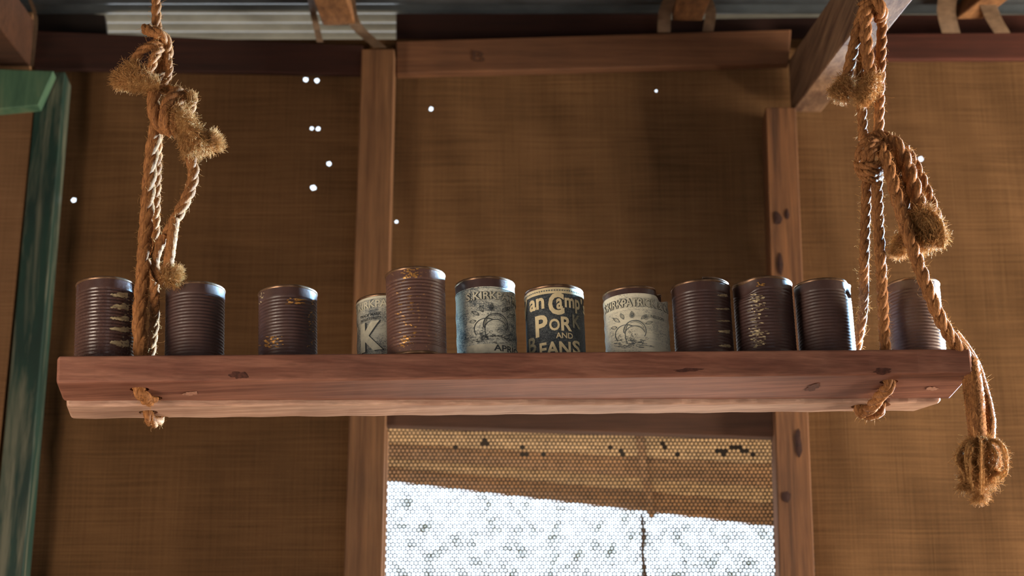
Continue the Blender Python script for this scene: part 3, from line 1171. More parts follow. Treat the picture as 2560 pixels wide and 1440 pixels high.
can10.flecks((1885, 706, 1910, 716), 10, MAT['gold'], 13, (2, 5))
can11 = Can('tin_can', 'ribbed brown tin with a notched rim, just left of the right ropes', 1993, 2134, 694, 0.078, MAT['rust_matt'],
            dents=((D(58), 0.108, 0.008, 0.2, 0.010, 0.006),))
can12 = Can('tin_can', 'dark brown tin at the right end behind the slanting rope', 2222, 2358, 692, 0.078, MAT['rust_matt'])

# --- labels
# K tin
can4.label(0.004, can4.Hh - 0.0045, MAT['lab_grey'])
can4.text('S.KIRKPATRICK', None, None, 19, MAT['cream_grey'], tz=((D(-82), can4.tz(920, 772)[1]), (D(62), can4.tz(920, 772)[1])))
can4.text('TRADE MARK', None, None, 7, MAT['ink'], bold=0.01, tz=((can4.tz(902, 792)[0], can4.tz(930, 790)[1]), (can4.tz(953, 792)[0], can4.tz(930, 790)[1])))
can4.text('REGISTERED', None, None, 7, MAT['ink'], bold=0.01, tz=((can4.tz(904, 800)[0], can4.tz(930, 800)[1]), (can4.tz(951, 800)[0], can4.tz(930, 800)[1])))
zk = can4.tz(925, 878)[1]
can4.text('K', None, None, 76, MAT['ink'], 0.0009, 0.05, tz=((can4.tz(906, 870)[0], zk - .001), (can4.tz(961, 870)[0], zk - .001)))
can4.text('K', None, None, 74, MAT['cream_grey'], 0.0013, 0.05, tz=((can4.tz(904, 870)[0], zk), (can4.tz(957, 870)[0], zk)))
can4.text("'", None, None, 14, MAT['cream_grey'], 0.0013, 0.03, tz=((D(-74), zk + .034), (D(-69), zk + .034)))
can4.part('label_edge', [(can4.R + .0013, can4.Hh - .0075), (can4.R + .0013, can4.Hh - .0042)], MAT['white_paper'])


def fruit_art(c, cx, cy, k, mat, lines):
    """engraved fruit, leaves and blossom drawn as thin raised strokes of print; cx,cy,k in photo pixels"""
    J = ([], [])
    E = lambda x, y, rx, ry, a0, a1, n=18: [(cx + k * (x + rx * math.cos(D(a))), cy - k * (y + ry * math.sin(D(a)))) for a in np.linspace(a0, a1, n)]
    c.stroke(E(-12, -8, 30, 27, 60, 215), 2.0, mat, join=J)
    c.stroke(E(10, 2, 30, 29, -30, 190), 2.2, mat, join=J)
    c.stroke(E(10, 2, 26, 25, 20, 120), 1.2, mat, join=J)
    c.stroke(E(10, -10, 28, 26, 20, 170), 1.8, mat, join=J)
    c.stroke(E(-2, -6, 14, 30, 120, 240), 1.4, mat, join=J)
    for (x, y, a, L_) in ((-30, 26, 150, 22), (-20, 34, 120, 18), (26, 34, 40, 20), (38, 22, 15, 20), (-38, 12, 190, 16), (2, 40, 95, 16)):
        ca, sa = math.cos(D(a)), math.sin(D(a))
        up = [(cx + k * (x + L_ * t * ca - 4 * math.sin(math.pi * t) * sa), cy - k * (y + L_ * t * sa + 4 * math.sin(math.pi * t) * ca)) for t in np.linspace(0, 1, 8)]
        dn = [(cx + k * (x + L_ * t * ca + 4 * math.sin(math.pi * t) * sa), cy - k * (y + L_ * t * sa - 4 * math.sin(math.pi * t) * ca)) for t in np.linspace(1, 0, 8)]
        c.stroke(up + dn[1:], 1.1, mat, join=J)
        c.stroke([up[0], up[-1]], 0.8, mat, join=J)
    rr = np.random.default_rng(int(cx))
    for i in range(26):
        x, y = rr.normal(4, 20), rr.normal(-24, 8)
        c.stroke(E(x, y, rr.uniform(2, 5), rr.uniform(2, 4), rr.uniform(0, 180), rr.uniform(220, 360), 7), 1.0, mat, join=J)
    for i in range(lines):
        x, y = rr.uniform(-50, 50), rr.uniform(-44, -20)
        c.stroke([(cx + k * x, cy - k * y), (cx + k * (x + rr.uniform(4, 14)), cy - k * (y + rr.uniform(-4, 4)))], 1.2, mat, join=J)
    for (bx, by) in ((2, 44), (40, 40)):
        for a in range(0, 360, 60):
            c.stroke(E(bx + 4 * math.cos(D(a)), by + 4 * math.sin(D(a)), 3, 3, 0, 330, 8), 0.9, mat, join=J)
    # keep only strokes on the visible side
    mk('engraving', J[0], J[1], mat, c.lab, local=True)


# fruit tin, left
zt6 = can6.tz(1216, 716)[1]
can6.label(0.004, zt6, MAT['lab_mid'])
zb = can6.tz(1216, 748)[1]
can6.text('S.KIRKPATRICK', None, None, 21, MAT['ink'], 0.0010, 0.035, tz=((D(-42), zb - 0.0007), (D(104), zb - 0.0007)))
can6.text('S.KIRKPATRICK', None, None, 19, MAT['cream_grey'], 0.0013, 0.012, tz=((D(-42.8), zb), (D(103), zb)))
fruit_art(can6, 1228, 815, 1.0, MAT['ink'], 40)
can6.part('label_line', [(can6.R + .0010, zt6 - .0026), (can6.R + .0010, zt6 - .0020)], MAT['mid_ink'])
zr = can6.tz(1230, 872)[1]
V = can6.wrap([(t, z) for t in np.linspace(D(-45), D(80), 40) for z in (zr - 0.006, zr + 0.007)], 0.0012)
mk('ribbon_band', V, [(2 * i, 2 * i + 2, 2 * i + 3, 2 * i + 1) for i in range(39)], MAT['cream_grey'], can6.lab, local=True)
can6.text('APRICOTS', None, None, 16, MAT['ink'], 0.0015, 0.02, tz=((can6.tz(1234, 870)[0], zr - .003), (D(110), zr - .003)))

# pork and beans tin
zt7 = can7.tz(1388, 718)[1]
can7.label(0.004, zt7, MAT['lab_dark'])
can7.part('cream_border', [(can7.R + .0012, zt7 - .0092), (can7.R + .0012, zt7 - .0004)], MAT['cream'])
J = ([], [])
for t in np.arange(-90, 90, 5.0):
    k = len(J[0])
    J[0].extend(can7.wrap([(D(t) + 0.028 * math.cos(a), zt7 - .0048 + 0.0011 * math.sin(a)) for a in np.linspace(0, 2 * math.pi, 8, endpoint=False)], 0.0016))
    J[1].append(tuple(range(k, k + 8)))
mk('border_dots', J[0], J[1], MAT['mid_ink'], can7.lab, local=True)
T7 = lambda st_, x0, x1, yb, h, bold=0.03, mat='cream', yr=None: can7.text(st_, None, None, h, MAT[mat], 0.0013, bold, tz=((can7.tz(x0, yb)[0], can7.tz((x0 + x1) / 2, yb)[1]), (can7.tz(x1, yb)[0], can7.tz((x0 + x1) / 2, yr or yb)[1])))
can7.text('V', None, None, 44, MAT['cream'], 0.0013, 0.02, tz=((D(-100), can7.tz(1345, 782)[1]), (D(-70), can7.tz(1345, 782)[1])))
T7('an', 1326, 1362, 776, 29)
T7('C', 1372, 1411, 788, 57, 0.035)
T7('a', 1391, 1407, 774, 28)
T7('mp', 1412, 1448, 782, 36)
can7.text("'s", None, None, 34, MAT['cream'], 0.0013, 0.02, tz=((D(55), can7.tz(1440, 776)[1]), (D(84), can7.tz(1440, 776)[1])))
T7('P', 1341, 1371, 842, 54, 0.03)
T7('O', 1374, 1400, 827, 30, 0.03)
T7('R', 1403, 1429, 828, 36, 0.03)
T7('K', 1431, 1449, 822, 34, 0.03, 'faded')
T7('AND', 1390, 1431, 846, 14, 0.015)
T7('B', 1325, 1343, 884, 40, 0.02, 'faded')
T7('EAN', 1351, 1427, 888, 34, 0.03)
T7('S', 1431, 1449, 886, 34, 0.03)
J = ([], [])
rr = np.random.default_rng(5)
for i in range(70):
    x, y = rr.uniform(1326, 1452), rr.uniform(736, 868)
    r_ = rr.uniform(2, 5)
    can7.stroke([(x + r_ * (1 - t / 9) * math.cos(t), y + r_ * (1 - t / 9) * math.sin(t)) for t in np.linspace(0, 7, 12)], 0.8, MAT['mid_ink'], 0.0009, join=J)
mk('scrollwork', J[0], J[1], MAT['mid_ink'], can7.lab, local=True)

# peeling fruit tin
zt8 = can8.tz(1585, 733)[1]
can8.label(0.004, zt8, MAT['lab_pale'], t0=D(-250), t1=D(84), flare=(D(20), D(84), 0.0085))


def flared(c, o, f0, f1, amt):
    me = o.data
    for v in me.vertices:
        th = math.atan2(v.co.x, -v.co.y)
        v.co.x += max(0, min(1, (th - f0) / (f1 - f0))) ** 2 * amt


zb8 = can8.tz(1585, 766)[1]
fl = []
fl.append(can8.text('S.KIRKPATRICK & Co', None, None, 22, MAT['ink'], 0.0010, 0.035, tz=((D(-78), zb8 - .0006), (D(82), zb8 - .0006))))
fl.append(can8.text('S.KIRKPATRICK & Co', None, None, 20, MAT['cream_grey'], 0.0013, 0.012, tz=((D(-78.6), zb8), (D(81.5), zb8))))
fl.append(can8.text('NELSON', None, None, 8, MAT['mid_ink'], 0.0012, 0.01, tz=((can8.tz(1626, 794)[0], can8.tz(1626, 795)[1]), (D(60), can8.tz(1626, 795)[1]))))
n0 = len(COL.objects)
fruit_art(can8, 1578, 830, 0.92, MAT['mid_ink'], 50)
fl.append(COL.objects[-1])
for o in fl:
    flared(can8, o, D(20), D(84), 0.0085)

# ------------------------------------------------------------------ ropes
def catmull(P, step=0.0022):
    P = np.array([tuple(p) for p in P], float)
    Q = np.vstack([2 * P[0] - P[1], P, 2 * P[-1] - P[-2]])
    out = []
    for i in range(1, len(Q) - 2):
        p0, p1, p2, p3 = Q[i - 1], Q[i], Q[i + 1], Q[i + 2]
        t = np.linspace(0, 1, 40, endpoint=False)[:, None]
        out.append(0.5 * (2 * p1 + (-p0 + p2) * t + (2 * p0 - 5 * p1 + 4 * p2 - p3) * t ** 2 + (-p0 + 3 * p1 - 3 * p2 + p3) * t ** 3))
    out.append(P[-1:])
    C = np.vstack(out)
    seg = np.linalg.norm(np.diff(C, axis=0), axis=1)
    s = np.concatenate([[0], np.cumsum(seg)])
    n = max(6, int(s[-1] / step))
    ss = np.linspace(0, s[-1], n)
    return np.stack([np.interp(ss, s, C[:, k]) for k in range(3)], 1), ss


def frames(P):
    T = np.gradient(P, axis=0)
    T /= np.linalg.norm(T, axis=1)[:, None] + 1e-12
    N_ = np.zeros_like(P)
    ref = np.array([0, -1.0, 0])
    v = ref - T[0] * ref.dot(T[0])
    if np.linalg.norm(v) < 0.1:
        ref = np.array([1.0, 0, 0])
        v = ref - T[0] * ref.dot(T[0])
    N_[0] = v / np.linalg.norm(v)
    for i in range(1, len(P)):
        v = N_[i - 1] - T[i] * N_[i - 1].dot(T[i])
        N_[i] = v / (np.linalg.norm(v) + 1e-12)
    return T, N_, np.cross(T, N_)


def p3(pts):
    return [at(*p) if not isinstance(p, Vector) else p for p in pts]


FUZZ = {}


def rope(name, parent, pts, rpx, twist=1.0, fuzz=1.0, phase=0.0, end_taper=0.0, nstr=3, yarn=8, mat='rope'):
    """three-strand laid rope along a path; rpx = radius in photo pixels"""
    P, s = catmull(p3(pts))
    R = rpx / 1800.0
    T, N_, B2 = frames(P)
    pitch = 3.3 * 2 * R / twist
    n = len(P)
    m = 30 if nstr == 3 else (28 if rpx > 8 else 14)
    tw = 1.45 if nstr == 3 else 2.1
    th = np.linspace(0, 2 * np.pi, m, endpoint=False)
    Vs, Fs = [], []
    tap = np.ones(n)
    if end_taper:
        tap = 1 - end_taper * np.clip((s / s[-1] - 0.8) / 0.2, 0, 1)
    wob = 1 + 0.03 * np.sin(s * 310 + phase) + 0.03 * np.sin(s * 147 + 2 * phase)
    for k in range(nstr):
        ph = 2 * np.pi * s / pitch + 2 * np.pi * k / nstr + phase
        co, rs = (R * 0.42, R * 0.60) if nstr == 3 else (0.0, R)
        C = P + (co * tap * wob)[:, None] * (np.cos(ph)[:, None] * N_ + np.sin(ph)[:, None] * B2)
        a = th[None, :] + ph[:, None]
        lob = 1 + (0.05 if nstr == 3 else 0.10) * np.cos(yarn * (th[None, :] + tw * 2 * np.pi * s[:, None] / pitch)) + 0.03 * np.cos(2 * yarn * (th[None, :] + (tw - .1) * 2 * np.pi * s[:, None] / pitch) + 1) + 0.022 * rng.normal(size=(n, m))
        rr_ = rs * tap[:, None] * lob
        V = C[:, None, :] + rr_[..., None] * (np.cos(a)[..., None] * N_[:, None, :] + np.sin(a)[..., None] * B2[:, None, :])
        base = k * n * m
        i, j = np.meshgrid(np.arange(n - 1), np.arange(m), indexing='ij')
        f = np.stack([base + i * m + j, base + i * m + (j + 1) % m, base + (i + 1) * m + (j + 1) % m, base + (i + 1) * m + j], -1).reshape(-1, 4)
        Vs.append(V.reshape(-1, 3))
        Fs.append(f)
        # end caps as fans folded into quads
        for e in (0, n - 1):
            idx = base + e * m + np.arange(m)
            q = np.array([[idx[0], idx[x], idx[x + 1], idx[x + 2]] for x in range(1, m - 2, 2)])
            Fs.append(q)
    o = mk(name, np.vstack(Vs), np.vstack(Fs), MAT[mat], parent, smooth=True)
    if fuzz:
        nf = int(s[-1] * 1000 * 1.1 * fuzz)
        i = rng.integers(0, n, nf)
        a = rng.uniform(0, 2 * np.pi, nf)
        out = np.cos(a)[:, None] * N_[i] + np.sin(a)[:, None] * B2[i]
        st_ = P[i] + out * R * 0.92
        d = out * rng.uniform(0.3, 1, nf)[:, None] + T[i] * rng.normal(0, 0.8, nf)[:, None] + rng.normal(0, .3, (nf, 3))
        L_ = rng.gamma(2.0, 0.0019, nf) + 0.0012
        FUZZ.setdefault(parent.name, []).append((st_, d, L_, np.full(nf, 0.00027), 0.5))
    return o


def fibres_mesh(batches, segs=4):
    Vs, Fs = [], []
    base = 0
    for st_, d, L_, rad, curl in batches:
        n = len(st_)
        d = d / (np.linalg.norm(d, axis=1)[:, None] + 1e-9)
        p = st_.copy()
        sd = np.cross(d, rng.normal(size=(n, 3)))
        sd /= np.linalg.norm(sd, axis=1)[:, None] + 1e-9
        bend = rng.normal(0, curl, (n, 3))
        rings = []
        for k in range(segs + 1):
            b = np.cross(d, sd)
            b /= np.linalg.norm(b, axis=1)[:, None] + 1e-9
            r = rad * (1 - 0.55 * k / segs)
            rings.append(np.stack([p + r[:, None] * (math.cos(x) * sd + math.sin(x) * b) for x in (0, 2.094, 4.189)], 1))
            p = p + d * (L_ / segs)[:, None]
            d = d + bend / segs * 1.6 + rng.normal(0, curl * 0.35, (n, 3))
            d /= np.linalg.norm(d, axis=1)[:, None] + 1e-9
            sd = sd - d * (sd * d).sum(1)[:, None]
            sd /= np.linalg.norm(sd, axis=1)[:, None] + 1e-9
        V = np.stack(rings, 1)
        Vs.append(V.reshape(-1, 3))
        i, k, j = np.meshgrid(np.arange(n), np.arange(segs), np.arange(3), indexing='ij')
        o0 = base + i * (segs + 1) * 3 + k * 3
        Fs.append(np.stack([o0 + j, o0 + (j + 1) % 3, o0 + 3 + (j + 1) % 3, o0 + 3 + j], -1).reshape(-1, 4))
        base += n * (segs + 1) * 3
    return np.vstack(Vs), np.vstack(Fs)


def tuft(name, parent, pts, rpx, n, Lpx=(14, 40), end=0.5, curl=0.7, core=True, rad=0.00034, spread=0.7, rpx2=None):
    """frayed bundle: loose fibres rooted in a bent core, brushing out past its end"""
    P, s = catmull(p3(pts), 0.002)
    T, N_, B2 = frames(P)
    m = len(P)
    R0_, R1_ = rpx / 1800.0, (rpx2 or rpx) / 1800.0
    n = int(n * 1.5)
    u = np.where(rng.random(n) < end, rng.beta(6, 1.4, n), rng.random(n))
    i = (u * (m - 1)).astype(int)
    R = R0_ + (R1_ - R0_) * u
    a = rng.uniform(0, 2 * np.pi, n)
    q = np.sqrt(rng.random(n))
    out = np.cos(a)[:, None] * N_[i] + np.sin(a)[:, None] * B2[i]
    st_ = P[i] + out * (R * q)[:, None]
    d = T[i] * (0.35 + 0.9 * u)[:, None] + out * (q * spread)[:, None] + rng.normal(0, 0.33, (n, 3))
    L_ = rng.uniform(Lpx[0], Lpx[1], n) / 1800.0 * (1.15 - 0.3 * q)
    V, Fq = fibres_mesh([(st_, d, L_, np.full(n, rad), curl)], 5)
    if core:
        th = np.linspace(0, 2 * np.pi, 18, endpoint=False)
        Rl = (R0_ + (R1_ - R0_) * np.linspace(0, 1, m)) * np.sqrt(np.clip(1.04 - np.linspace(0, 1, m) ** 6, 0.02, 1))
        nz = 1 + 0.13 * np.cos(6 * th[None, :] + s[:, None] * 260) + 0.06 * rng.normal(size=(m, 18))
        rr_ = Rl[:, None] * 0.66 * nz
        C = P[:, None, :] + rr_[..., None] * (np.cos(th)[None, :, None] * N_[:, None, :] + np.sin(th)[None, :, None] * B2[:, None, :])
        b = len(V)
        V = np.vstack([V, C.reshape(-1, 3)])
        ii, jj = np.meshgrid(np.arange(m - 1), np.arange(18), indexing='ij')
        Fq = np.vstack([Fq, np.stack([b + ii * 18 + jj, b + ii * 18 + (jj + 1) % 18, b + (ii + 1) * 18 + (jj + 1) % 18, b + (ii + 1) * 18 + jj], -1).reshape(-1, 4)])
    return mk(name, V, Fq, MAT['fibre'], parent, smooth=True, kind='stuff')


# --- left rope
YA = S(0.12, 0.03, 0).y
lr = thing('hanging_rope', 'knotted sisal rope with frayed ends holding the left end of the shelf', 'rope', at(370, 885, YA), 'ropes holding up the shelf')
Yk = 2.86
h1 = S(H1[0], H1[1], 0)
h3 = S(H3[0], H3[1], 0)
rope('upper_length', lr, [(396, -420, Yk + .02), (393, -120, Yk + .01), (391, 0, Yk), (392, 60, Yk), (396, 110, Yk + .01), (398, 170, Yk + .015)], 13, fuzz=1)
rope('knot', lr, [(364, 72, Yk - .006), (384, 80, Yk - .022), (408, 92, Yk - .016), (419, 122, Yk - .004), (414, 160, Yk - .004), (398, 190, Yk), (388, 222, Yk + .004)], 15, fuzz=1.5)
rope('knot', lr, [(400, 108, Yk - .012), (372, 116, Yk - .02), (346, 134, Yk - .018), (334, 160, Yk - .012), (318, 186, Yk - .008), (300, 200, Yk - .004)], 12, fuzz=2, phase=1)
rope('knot', lr, [(402, 120, Yk - .016), (388, 140, Yk - .024), (378, 170, Yk - .024), (362, 196, Yk - .018), (340, 206, Yk - .01)], 12, fuzz=2, phase=2)
rope('knot', lr, [(416, 138, Yk - .012), (424, 168, Yk - .01), (418, 196, Yk - .008), (402, 214, Yk - .004), (386, 220, Yk - .004)], 10, fuzz=2, phase=3)
tuft('frayed_end', lr, [(396, 214, Yk - .012), (362, 208, Yk - .02), (326, 204, Yk - .02), (292, 196, Yk - .014)], 23, 1900, (8, 24), 0.25, 0.6, spread=1.0)
tuft('frayed_end', lr, [(380, 190, Yk - .02), (345, 178, Yk - .024), (318, 170, Yk - .02)], 12, 350, (14, 44), 0.4, 1.0, core=False)
# second knot
rope('knot', lr, [(392, 212, Yk - .004), (384, 246, Yk - .014), (386, 286, Yk - .016), (402, 316, Yk - .012), (432, 330, Yk - .004)], 17, fuzz=1, phase=.5)
rope('knot', lr, [(448, 228, Yk - .004), (424, 250, Yk - .02), (412, 286, Yk - .022), (420, 318, Yk - .016), (440, 330, Yk)], 16, fuzz=1, phase=1.5)
rope('knot', lr, [(462, 236, Yk), (446, 262, Yk - .016), (436, 296, Yk - .02), (442, 324, Yk - .012)], 14, fuzz=1.5, phase=2.5)
rope('knot', lr, [(388, 226, Yk + .008), (424, 226, Yk + .004), (462, 234, Yk + .004), (482, 246, Yk), (474, 280, Yk - .004), (462, 300, Yk)], 13, fuzz=2, phase=.2)
tuft('frayed_end', lr, [(440, 276, Yk - .016), (458, 306, Yk - .018), (478, 342, Yk - .016), (496, 384, Yk - .012)], 29, 2300, (10, 30), 0.3, 0.8, spread=0.9, rpx2=36)
tuft('frayed_end', lr, [(490, 350, Yk - .01), (522, 358, Yk - .008), (543, 350, Yk - .006)], 17, 900, (10, 28), 0.5, 0.4, spread=0.8, rpx2=27)
tuft('frayed_end', lr, [(466, 268, Yk - .008), (478, 250, Yk - .01), (482, 238, Yk - .01)], 9, 300, (8, 22), 0.5, 0.5)
# doubled lengths to the shelf
rope('hanging_length', lr, [(394, 300, Yk), (380, 380, Yk - .006), (372, 470, Yk - .008), (364, 580, Yk - .014), (356, 700, Yk - .02), (348, 800, h1.y - .001), h1 + SW * .02, S(H1[0], H1[1], -TH1)], 18, 0.8, fuzz=1.6)
rope('hanging_length', lr, [(396, 310, Yk + .014), (392, 420, Yk + .014), (388, 560, Yk + .016), (386, 700, Yk + .02), (386, 800, h3.y - .01), h3 + SW * .02, S(H3[0], H3[1], -TH2)], 13, 1.0, fuzz=1.6)
rope('loose_length', lr, [(474, 388, Yk - .006), (484, 430, Yk - .006), (474, 478, Yk - .006), (450, 528, Yk - .006), (424, 576, Yk - .006), (404, 612, Yk - .002)], 15, 1.0, fuzz=1.5)
rope('loose_length', lr, [(436, 548, Yk - .014), (430, 596, Yk - .018), (424, 640, Yk - .018), (420, 676, Yk - .014), (432, 694, Yk - .012)], 13, 0.7, fuzz=1.5, nstr=1, yarn=5)
rope('loose_length', lr, [(410, 592, Yk - .01), (394, 626, Yk - .012), (386, 660, Yk - .008), (396, 692, Yk - .006), (412, 704, Yk - .004)], 12, 0.7, fuzz=1.5, nstr=1, yarn=5)
tuft('frayed_end', lr, [(404, 694, Yk - .012), (424, 690, Yk - .018), (440, 692, Yk - .016)], 15, 900, (12, 34), 0.5, 0.5, spread=1.0, rpx2=20)
tuft('frayed_end', lr, [(432, 684, Yk - .014), (446, 682, Yk - .012)], 8, 260, (10, 24), 0.6, 0.3, core=False, spread=0.9)


# loops under the planks
def S3(h, c):
    return S(h[0], h[1], c)


rope('under_loop', lr, [S3(H1, -0.01), S3(H1, -TH1 - 0.004), at(360, 990, S3(H1, 0).y + .004), at(368, 1001, S3(H2, 0).y - .014), at(379, 1000, S3(H2, 0).y - .004), S3(H2, -TH1 + 0.002), S3(H2, -0.012)], 15, 0.9, fuzz=1.5)
rope('under_loop', lr, [S3(H3, -0.01), S3(H3, -TH2 - 0.004), at(374, 1047, S3(H3, 0).y + .004), at(381, 1056, S3(H3, 0).y + .012), at(394, 1053, S3(H4, 0).y - .004), S3(H4, -TH2 + 0.002), S3(H4, -0.012)], 14, 0.9, fuzz=1.5)

# --- right rope
rr_ = thing('hanging_rope', 'knotted sisal rope with long frayed tails holding the right end of the shelf', 'rope', at(2190, 870, 2.93), 'ropes holding up the shelf')
Yr = 2.90
h5, h7, h6 = S3(H5, 0), S3(H7, 0), S3(H6, 0)
rope('knot', rr_, [(2120, -150, Yr + .02), (2150, -60, Yr - .01), (2178, -10, Yr - .03), (2200, 14, Yr - .034), (2206, 34, Yr - .026), (2194, 46, Yr - .01)], 15, 1, phase=1)
rope('knot', rr_, [(2300, -160, Yr + .03), (2240, -80, Yr), (2204, -30, Yr - .02), (2176, 6, Yr - .028), (2158, 30, Yr - .022), (2148, 60, Yr - .014), (2136, 110, Yr - .012), (2124, 165, Yr - .012), (2112, 215, Yr - .012)], 15, 1)
rope('knot', rr_, [(2186, 20, Yr - .012), (2170, 26, Yr - .026), (2164, 60, Yr - .022), (2166, 110, Yr - .02), (2172, 160, Yr - .018), (2180, 205, Yr - .014)], 17, 1, phase=2)
rope('knot', rr_, [(2150, 20, Yr - .004), (2172, 4, Yr - .01), (2200, 10, Yr - .012), (2206, 34, Yr - .006), (2190, 44, Yr)], 13, 1, phase=.4)
tuft('frayed_end', rr_, [(2118, 196, Yr - .014), (2106, 222, Yr - .016), (2094, 240, Yr - .014)], 19, 1300, (10, 30), 0.4, 0.6, spread=0.9, rpx2=24)
tuft('frayed_end', rr_, [(2178, 190, Yr - .018), (2178, 216, Yr - .02), (2164, 238, Yr - .018), (2150, 250, Yr - .012)], 21, 1500, (10, 28), 0.35, 0.7, spread=0.9, rpx2=20)
rope('upper_length', rr_, [(2206, 30, Yr - .004), (2204, 100, Yr), (2200, 200, Yr), (2198, 280, Yr), (2196, 350, Yr)], 14, 0.9, fuzz=1)
rope('upper_length', rr_, [(2150, 60, Yr + .01), (2152, 200, Yr + .006), (2154, 260, Yr), (2158, 350, Yr)], 13, 1, fuzz=2)
# knot body
rope('knot', rr_, [(2190, 346, Yr + .004), (2172, 350, Yr - .018), (2152, 372, Yr - .016), (2148, 402, Yr - .008)], 13, 1, phase=.3)
rope('knot', rr_, [(2198, 352, Yr - .006), (2180, 358, Yr - .024), (2166, 382, Yr - .026), (2160, 412, Yr - .014)], 12, 1, phase=1.3)
rope('knot', rr_, [(2210, 362, Yr - .004), (2192, 366, Yr - .02), (2178, 386, Yr - .028), (2176, 410, Yr - .016)], 11, 1, phase=2.3)
rope('knot', rr_, [(2206, 404, Yr + .006), (2196, 412, Yr - .018), (2172, 416, Yr - .026), (2150, 414, Yr - .012), (2142, 408, Yr + .006)], 11, 1, phase=.9)
rope('knot', rr_, [(2206, 424, Yr + .006), (2192, 432, Yr - .018), (2170, 434, Yr - .024), (2150, 428, Yr - .01), (2144, 420, Yr + .006)], 10, 1, phase=1.9)
rope('knot', rr_, [(2206, 438, Yr + .006), (2190, 448, Yr - .014), (2170, 448, Yr - .018), (2154, 440, Yr - .006), (2148, 430, Yr + .006)], 9, 1, phase=2.9)
rope('knot', rr_, [(2176, 340, Yr), (2196, 338, Yr - .012), (2214, 352, Yr - .01), (2224, 380, Yr - .006)], 12, 1, phase=.2)
# lengths to the shelf
rope('hanging_length', rr_, [(2166, 446, Yr), (2164, 540, Yr + .002), (2160, 660, Yr + .006), (2157, 780, h6.y - .02), h6 + SW * .03, S3(H6, -TH2)], 13, 0.85, fuzz=2.4)
rope('hanging_length', rr_, [(2192, 446, Yr - .004), (2195, 540, Yr - .004), (2202, 660, Yr - .004), (2208, 780, h5.y), h5 + SW * .02, S3(H5, -TH1)], 14.5, 0.95, fuzz=2)
# long tail over the shelf end
tail = [(2194, 356, Yr - .01), (2212, 392, Yr - .022), (2228, 440, Yr - .024), (2244, 500, Yr - .024), (2268, 580, Yr - .024), (2296, 660, Yr - .03), (2326, 740, Yr - .03), (2352, 800, Yr - .02), (2382, 850, Yr - .004),
        (2414, 886, Yr + .012), (2430, 920, Yr + .018), (2438, 960, Yr + .014)]
rope('long_tail', rr_, tail, 17, 1.0, fuzz=2.2)
rope('long_tail', rr_, [(2384, 836, Yr + .014), (2412, 872, Yr + .024), (2438, 916, Yr + .026), (2452, 960, Yr + .024), (2466, 1010, Yr + .018), (2474, 1060, Yr + .012), (2470, 1112, Yr + .008)], 15, 0.9, fuzz=3, phase=1, nstr=1, yarn=7)
rope('long_tail', rr_, [(2422, 900, Yr + .016), (2432, 944, Yr + .012), (2438, 990, Yr + .008), (2442, 1040, Yr + .002), (2444, 1084, Yr), (2446, 1116, Yr)], 21, 0.8, fuzz=3, phase=2, nstr=1, yarn=9)
rope('long_tail', rr_, [(2416, 950, Yr + .014), (2422, 1000, Yr + .008), (2428, 1050, Yr + .004), (2434, 1100, Yr)], 11, 0.8, fuzz=3, phase=.4, nstr=1, yarn=6)
tuft('frayed_end', rr_, [(2450, 1104, Yr), (2450, 1140, Yr - .002), (2452, 1176, Yr - .002), (2454, 1206, Yr)], 20, 1300, (16, 56), 0.35, 1.1, spread=0.9, rpx2=27, rad=0.0004)
for k in range(26):
    f = (k + .5) / 26
    x0 = 2430 + 40 * f
    dx = (f - 0.5) * rng.uniform(60, 118)
    yb = rng.uniform(1188, 1248) - 50 * abs(f - .45)
    dY = rng.uniform(-.034, .008)
    e = x0 + dx * rng.uniform(-.1, .85)
    rope('loose_yarn', rr_, [(x0, 1096, Yr - .002), (x0 + dx * .75, 1112 + rng.uniform(-4, 12), Yr + dY), (x0 + dx * 1.05, 1142 + rng.uniform(-8, 16), Yr + dY), (x0 + dx * rng.uniform(.5, 1.1), (1150 + yb) / 2 + 8, Yr + dY), (e, yb, Yr + dY * .6)], 2.4 + 2.2 * rng.random(), 1, fuzz=3, nstr=1, yarn=3, mat='fibre')
    if k % 2 == 0:
        tuft('frayed_tip', rr_, [(e, yb - 10, Yr + dY * .6), (e, yb, Yr + dY * .6), (e + dx * .05, yb + 5, Yr + dY * .6)], 5, 100, (10, 32), 0.6, 0.6, core=False, spread=1.0, rpx2=9, rad=0.00038)
tuft('frayed_tip', rr_, [(2412, 1142, Yr - .01), (2400, 1138, Yr - .012)], 3, 40, (8, 26), 0.7, 0.5, core=False, spread=1.2)
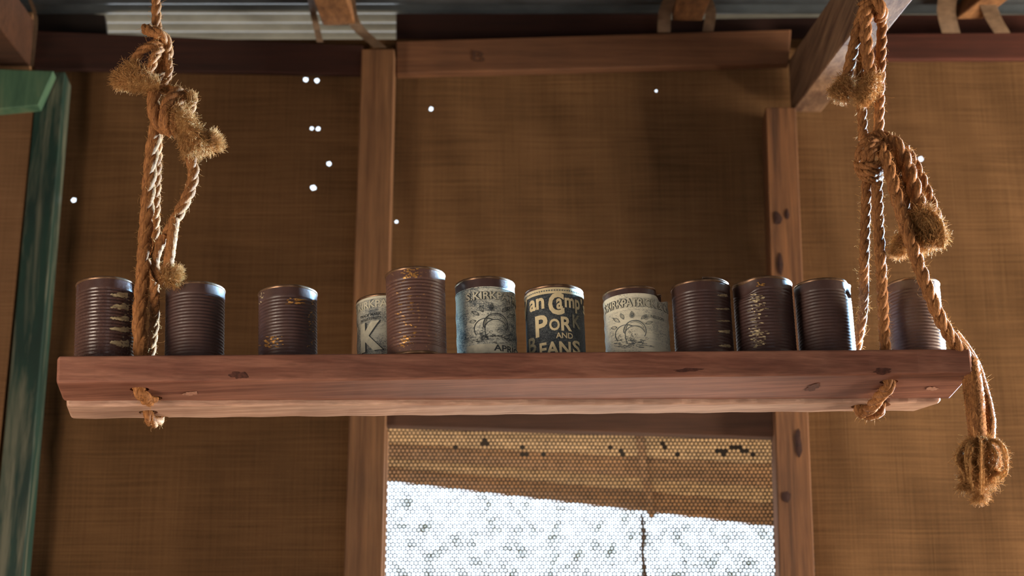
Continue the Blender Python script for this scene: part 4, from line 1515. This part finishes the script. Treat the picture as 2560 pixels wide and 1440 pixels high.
# short thick tails beside the knot
rope('short_tail', rr_, [(2204, 346, Yr + .004), (2236, 360, Yr - .006), (2262, 404, Yr - .008), (2282, 462, Yr - .008), (2298, 520, Yr - .008), (2306, 560, Yr - .006)], 21, 1.1, fuzz=2, phase=.7)
rope('short_tail', rr_, [(2262, 372, Yr + .012), (2290, 420, Yr + .012), (2316, 480, Yr + .012), (2336, 530, Yr + .01), (2346, 566, Yr + .006)], 16, 1.0, fuzz=2.6, phase=1.7)
rope('short_tail', rr_, [(2228, 400, Yr - .004), (2250, 460, Yr - .002), (2264, 520, Yr), (2262, 570, Yr - .004), (2250, 610, Yr - .008)], 13, 1.0, fuzz=2, phase=2.7)
tuft('frayed_end', rr_, [(2292, 526, Yr - .008), (2308, 560, Yr - .01), (2322, 590, Yr - .008), (2332, 610, Yr - .006)], 34, 2300, (12, 40), 0.35, 0.9, spread=0.9, rpx2=40, rad=0.0004)
tuft('frayed_end', rr_, [(2252, 590, Yr - .006), (2248, 616, Yr - .006), (2244, 634, Yr - .004)], 15, 800, (10, 30), 0.5, 0.6, spread=0.8, rpx2=17)
for k in range(5):
    rope('loose_yarn', rr_, [(2290 + 8 * k, 528, Yr - .014), (2318 + 8 * k, 548, Yr - .03), (2340 + 5 * k, 584, Yr - .028), (2346 + 3 * k, 618, Yr - .016)], 3.6, 1, fuzz=3, nstr=1, yarn=3, mat='fibre')
# under-plank loops on the right
rope('under_loop', rr_, [S3(H5, -0.01), S3(H5, -TH1 - 0.004), at(2204, 986, h5.y + .03), at(2182, 1014, h5.y + .065), at(2164, 1028, h5.y + .095), S3(H6, -TH2 - 0.006), S3(H6, -0.012)], 16, 0.8, fuzz=1.4)
rope('under_loop', rr_, [S3(H7, -0.012), S3(H7, -TH2 - 0.004), at(2198, 1034, h7.y + .006), at(2176, 1042, h7.y + .008), at(2152, 1034, h6.y + .008), S3((H6[0] - .004, H6[1] + .006), -TH2 + .002)], 10, 0.8, fuzz=1.4, phase=1)

for par in (lr, rr_):
    o = mk('stray_fibres', *fibres_mesh(FUZZ[par.name], 3), MAT['fibre'], par, kind='stuff')
